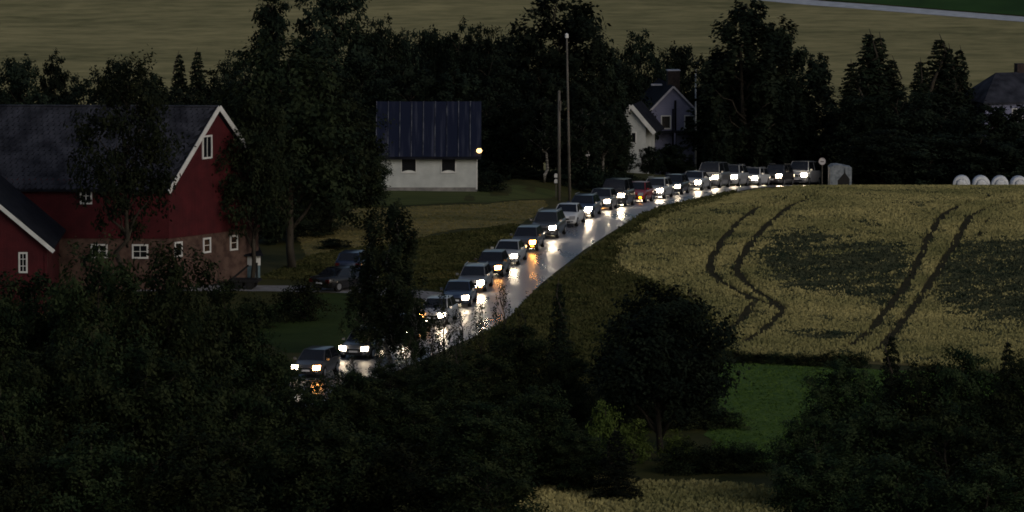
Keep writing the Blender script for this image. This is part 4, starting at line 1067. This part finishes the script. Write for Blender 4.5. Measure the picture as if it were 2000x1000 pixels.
# ------------------------------------------------------------------ cars
CARP = {}
def car_proto(key, L_=4.4, W_=1.78, H_=1.48, hood=.92, nose=.70, cowl=-1.05, roof0=-.30, roof1=1.25, rear=1.95, tail=.98, belt=.93, rails=False):
    hl = L_ / 2; parts = []
    hwid = W_ / 2
    def P(name, mb, m, smooth=False, parent=None):
        me = bpy.data.meshes.new(name); me.from_pydata(mb.v, [], mb.f); me.validate()
        if smooth: me.polygons.foreach_set('use_smooth', [True] * len(me.polygons))
        me.update(); me.materials.append(M[m] if m else M['dark']); parts.append((name, me, parent)); return len(parts) - 1
    st = [(-hl, .72, .42, nose - .10), (-hl + .06, .86, .28, nose), (-hl + .35, .97, .22, nose + .07), (-hl + .8, 1, .20, hood - .07), (cowl, 1, .20, hood), (roof0 + .1, 1, .20, belt),
          (roof1 - .3, 1, .20, belt + .02), (rear - .1, 1, .22, belt + .02 if tail > .97 else tail), (hl - .12, .95, .26, tail - .02), (hl, .84, .40, tail - .14)]
    sec = lambda w, zb, zt: [(-w * .86, zb), (-w * .97, zb + .10), (-w, zb + (zt - zb) * .45), (-w * .985, zb + (zt - zb) * .72), (-w * .93, zt - .05), (-w * .78, zt), (-w * .3, zt + .02),
                             (w * .3, zt + .02), (w * .78, zt), (w * .93, zt - .05), (w * .985, zb + (zt - zb) * .72), (w, zb + (zt - zb) * .45), (w * .97, zb + .10), (w * .86, zb)]
    mb = MB(); n = 14; vs = []; fs_ = []
    for y, wf, zb, zt in st: vs += [(x, y, z) for x, z in sec(hwid * wf, zb, zt)]
    for i in range(len(st) - 1):
        for k in range(n):
            fs_.append((i * n + k, (i + 1) * n + k, (i + 1) * n + (k + 1) % n, i * n + (k + 1) % n))
    fs_.append(tuple(range(n))); fs_.append(tuple((len(st) - 1) * n + k for k in range(n - 1, -1, -1)))
    mb.add(vs, fs_); body = P('body', mb, None, True)
    # cabin
    wb, wt = hwid * .90, hwid * .70
    zb_ = belt - .03; zr = H_ - .05
    cb_ = [(-wb, cowl, hood - .03), (wb, cowl, hood - .03), (wb, rear, zb_), (-wb, rear, zb_)]
    ct = [(-wt, roof0, zr), (wt, roof0, zr), (wt, roof1, zr), (-wt, roof1, zr)]
    mb = MB(); mb.hexa(cb_ + ct); P('cabin_shell', mb, None)
    # glass plates set proud on the shell
    def plate(a, b, c, d_, m, name, inset=.08, proud=.012):
        a, b, c, d_ = map(Vector, (a, b, c, d_)); ctr = (a + b + c + d_) / 4
        nrm = (b - a).cross(d_ - a).normalized()
        q = [p + (ctr - p) * inset + nrm * proud for p in (a, b, c, d_)]
        mb = MB(); mb.extrude([p - nrm * .02 for p in q], nrm * .02); P(name, mb, m)
    plate(cb_[0], cb_[1], ct[1], ct[0], 'carglass', 'windscreen', .07)
    plate(cb_[2], cb_[3], ct[3], ct[2], 'carglass', 'rear_window', .12)
    for s in (1, 0):
        a, b, c, d_ = (cb_[1], cb_[2], ct[2], ct[1]) if s else (cb_[3], cb_[0], ct[0], ct[3])
        a, b, c, d_ = map(Vector, (a, b, c, d_))
        m0, m1 = a.lerp(b, .5), d_.lerp(c, .45)
        plate(a, m0, m1, d_, 'carglass', 'side_window', .09); plate(m0, b, c, m1, 'carglass', 'side_window', .09)
    # roof skin, slightly domed
    mb = MB(); rv = []; rf = []
    for i, t_ in enumerate((0, .15, .5, .85, 1)):
        yy = roof0 - .04 + (roof1 - roof0 + .08) * t_; dz2 = .05 * (1 - (2 * t_ - 1) ** 2) ** .5 if 0 < t_ < 1 else 0
        for j, s_ in enumerate((-1, -.85, 0, .85, 1)):
            rv.append((wt * 1.03 * s_, yy, zr + dz2 * (1 - abs(s_)) ** .4 + (.004 if abs(s_) < 1 else -.02)))
    for i in range(4):
        for j in range(4): rf.append((i * 5 + j, i * 5 + j + 1, (i + 1) * 5 + j + 1, (i + 1) * 5 + j))
    mb.add(rv, rf); P('roof', mb, None, True)
    if rails:
        for s in (-1, 1):
            mb = MB(); mb.bar((s * wt * .95, roof0 + .15, zr + .08), (s * wt * .95, roof1 - .1, zr + .08), .04); P('roof_rail', mb, 'rim')
    # front details
    hz_ = nose - .055
    for s in (-1, 1):
        a = [Vector((s * hwid * .50, -hl + .005, hz_ - .14)), Vector((s * hwid * .90, -hl + .07, hz_ - .12)), Vector((s * hwid * .93, -hl + .10, hz_ + .12)), Vector((s * hwid * .50, -hl + .03, hz_ + .10))]
        if s < 0: a = a[::-1]
        mb = MB(); mb.extrude([p + Vector((0, -.045, 0)) for p in a], (0, .10, 0)); P('headlight', mb, None)
        mb = MB(); mb.box((s * (hwid + .07), cowl + .22, belt + .06), (.17, .09, .13)); P('wing_mirror', mb, None)
        mb = MB(); mb.box((s * hwid * .74, hl - .03, tail - .26), (.26, .10, .22)); P('tail_light', mb, 'redlens')
        mb = MB(); mb.box((s * hwid * .70, -hl - .012, .40), (.17, .03, .07)); P('fog_light', mb, None)
    mb = MB(); mb.box((0, -hl - .004, nose - .15), (hwid * .92, .05, .12)); P('grille', mb, 'dark')
    mb = MB(); mb.box((0, -hl - .0, .36), (hwid * 1.1, .06, .12)); P('lower_intake', mb, 'dark')
    mb = MB(); mb.box((0, -hl - .035, .475), (.50, .02, .10)); P('number_plate', mb, 'plate')
    mb = MB(); mb.box((0, hl + .0, .55), (.50, .03, .10)); P('number_plate', mb, 'plate')
    for s in (-1, 1):
        for yy in (-hl + .82, hl - .85):
            mb = MB(); mb.tube([(s * (hwid - .19), yy, .32), (s * (hwid + .012), yy, .32)], [.32, .32], 18); wi = P('wheel', mb, 'tyre')
            mb = MB(); mb.tube([(s * (hwid - .02), yy, .32), (s * (hwid + .022), yy, .32)], [.20, .19], 12); P('rim', mb, 'rim', parent=wi)
    CARP[key] = parts
car_proto('hatch', 4.1, 1.76, 1.49, roof1=1.45, rear=1.90, tail=1.0)
car_proto('estate', 4.7, 1.82, 1.48, cowl=-1.1, roof0=-.35, roof1=1.75, rear=2.2, tail=1.0, rails=True)
car_proto('saloon', 4.65, 1.80, 1.43, cowl=-1.05, roof0=-.25, roof1=.85, rear=1.62, tail=.95)
car_proto('suv', 4.55, 1.86, 1.70, hood=1.06, nose=.84, belt=1.08, tail=1.12, cowl=-1.1, roof0=-.45, roof1=1.7, rear=2.1, rails=True)
car_proto('van', 5.0, 1.92, 1.98, hood=1.18, nose=.90, belt=1.2, tail=1.3, cowl=-1.7, roof0=-1.05, roof1=2.25, rear=2.42)

HL = {'white': emit('headlight_white', (1.0, .80, .55), 55), 'beam': emit('headlight_beam', (1.0, .80, .55), 110), 'warm': emit('headlight_warm', (1.0, .42, .10), 45), 'dim': emit('headlight_dim', (1.0, .80, .55), 22),
      'amber': emit('indicator_amber', (1.0, .36, .012), 26)}
M['lensoff'] = mat('lens_unlit', (.25, .26, .28), None, .1, spec=.6)
M['fogoff'] = M['lensoff']
_paint = {}
def paint(name, c, rough=.28):
    if name not in _paint: _paint[name] = mat('paint_' + name, c, None, rough, spec=.5, coat=.7)
    return _paint[name]
PC = {'white': (.72, .73, .74), 'silver': (.38, .39, .41), 'grey': (.14, .145, .155), 'dark grey': (.055, .057, .062), 'black': (.014, .014, .016), 'dark blue': (.022, .035, .075), 'red': (.26, .015, .014), 'blue': (.05, .09, .16)}
PAINTED = ('body', 'cabin_shell', 'roof', 'wing_mirror')
def car(ptype, colour, x, y, rz, label, lamps=('white', 'white'), fog=(None, None), group='cars queueing on the wet road', pitch=0):
    t = thing('car', label, 'car', (x, y, Zf(x, y) + .037), rz, group)
    t.rotation_euler = (pitch, 0, rz)
    objs = []; hi = fi = 0
    for name, me, par in CARP[ptype]:
        o = link(name, me, None, objs[par] if par is not None else t); objs.append(o)
        mm = None
        if name in PAINTED: mm = paint(colour, PC[colour])
        elif name == 'headlight': mm = HL.get(lamps[hi], M['lensoff']); hi += 1
        elif name == 'fog_light': mm = HL.get(fog[fi], M['lensoff']); fi += 1
        if mm is not None:
            o.material_slots[0].link = 'OBJECT'; o.material_slots[0].material = mm
    return t

# arc along the lane
LP = LANES; seg = np.hypot(*np.diff(LP, axis=0).T); SA = np.concatenate([[0], np.cumsum(seg)])
def lane_at(y=None, x=None):
    if y is not None:
        i = int(np.argmin(np.abs(LP[:, 1] - y)))
    else:
        i = int(np.argmin(np.abs(LP[:, 0] - x)))
    return i
def on_lane(i):
    i0, i1 = max(0, i - 2), min(len(LP) - 1, i + 2)
    tx, ty = LP[i1] - LP[i0]
    rz = math.atan2(ty, tx) - math.pi / 2
    x, y = LP[i]
    ds = math.hypot(tx, ty); dz = Zf(*LP[i1]) - Zf(*LP[i0])
    return x, y, rz, math.atan2(dz, ds)
Q = [  # y or ('x',x), type, colour, lamps, fog, label
    (('y', 365.3), 'hatch', 'dark grey', ('white', 'warm'), (None, None), 'dark grey hatchback with lit headlights leading the queue in the road bend'),
    (('y', 374.0), 'estate', 'grey', ('white', 'dim'), (None, None), 'grey estate with lit headlights behind the leading hatchback, half hidden by birches'),
    (('y', 382.6), 'saloon', 'black', ('dim', 'white'), (None, None), 'black saloon almost hidden behind the drooping birch'),
    (('y', 390.8), 'hatch', 'silver', ('warm', 'beam'), ('amber', None), 'silver hatchback just clearing the drooping birch, headlights lit'),
    (('y', 399.5), 'saloon', 'dark blue', ('dim', 'white'), (None, None), 'dark blue saloon directly behind the silver hatchback at the birch'),
    (('y', 408.0), 'estate', 'grey', (None, 'beam'), ('white', 'warm'), 'grey estate with roof rails beside the farm track junction'),
    (('y', 416.3), 'hatch', 'black', ('warm', 'warm'), (None, None), 'black hatchback directly behind the grey estate at the farm track'),
    (('y', 424.5), 'saloon', 'silver', ('dim', 'white'), ('dim', None), 'silver saloon halfway up the queue below the stubble strip'),
    (('y', 432.3), 'hatch', 'dark grey', ('dim', 'warm'), (None, 'amber'), 'dark grey hatchback with one amber glowing lamp in mid queue'),
    (('y', 440.6), 'suv', 'dark grey', ('beam', 'beam'), (None, None), 'dark grey off-roader with two dazzling headlights in front of the white saloon'),
    (('y', 448.8), 'saloon', 'white', ('dim', None), (None, None), 'white saloon behind the dazzling dark off-roader'),
    (('y', 456.6), 'estate', 'dark blue', (None, 'beam'), (None, 'dim'), 'dark blue estate directly behind the white saloon'),
    (('y', 464.3), 'hatch', 'grey', ('dim', 'white'), (None, None), 'grey hatchback two places behind the white saloon'),
    (('y', 471.5), 'van', 'black', ('warm', 'beam'), (None, None), 'tall black van in front of the red car'),
    (('y', 479.6), 'hatch', 'red', ('beam', None), (None, 'amber'), 'red hatchback with an amber lamp beside its headlight'),
    (('y', 487.0), 'estate', 'silver', ('beam', 'beam'), (None, None), 'silver estate directly behind the red hatchback'),
    (('y', 494.4), 'hatch', 'black', ('beam', 'dim'), (None, None), 'black hatchback two places behind the red hatchback'),
    (('y', 501.8), 'saloon', 'silver', ('dim', 'beam'), (None, None), 'silver saloon nearing the brow, three places behind the red hatchback'),
    (('y', 509.0), 'van', 'grey', ('beam', 'beam'), (None, None), 'grey van on the brow of the road'),
    (('y', 516.4), 'suv', 'silver', ('beam', 'beam'), (None, None), 'silver off-roader directly behind the grey van on the brow'),
    (('y', 523.6), 'estate', 'white', ('beam', 'beam'), (None, None), 'white estate sunk behind the field edge on the brow'),
    (('y', 531.0), 'suv', 'dark grey', ('beam', 'beam'), (None, None), 'dark grey off-roader with the farthest dazzling headlight pair'),
    (('y', 539.0), 'van', 'silver', (None, 'beam'), (None, None), 'silver van last in the queue beside the round road sign'),
]
for (ax_, val), ty2, colr, lamps, fog, lab in Q:
    i = lane_at(y=val)
    x, y, rz, pt = on_lane(i)
    car(ty2, colr, x, y, rz, lab, lamps, fog, pitch=pt)
# parked cars in the farmyard
pc = G(672, 566); car('saloon', 'black', pc[0], pc[1], R(140), 'unlit black saloon parked on the yard grass', (None, None), group='cars parked in the farmyard')
pc = G(690, 540); car('hatch', 'dark blue', pc[0], pc[1] + 1.5, R(170), 'unlit dark blue hatchback parked behind the black saloon', (None, None), group='cars parked in the farmyard')
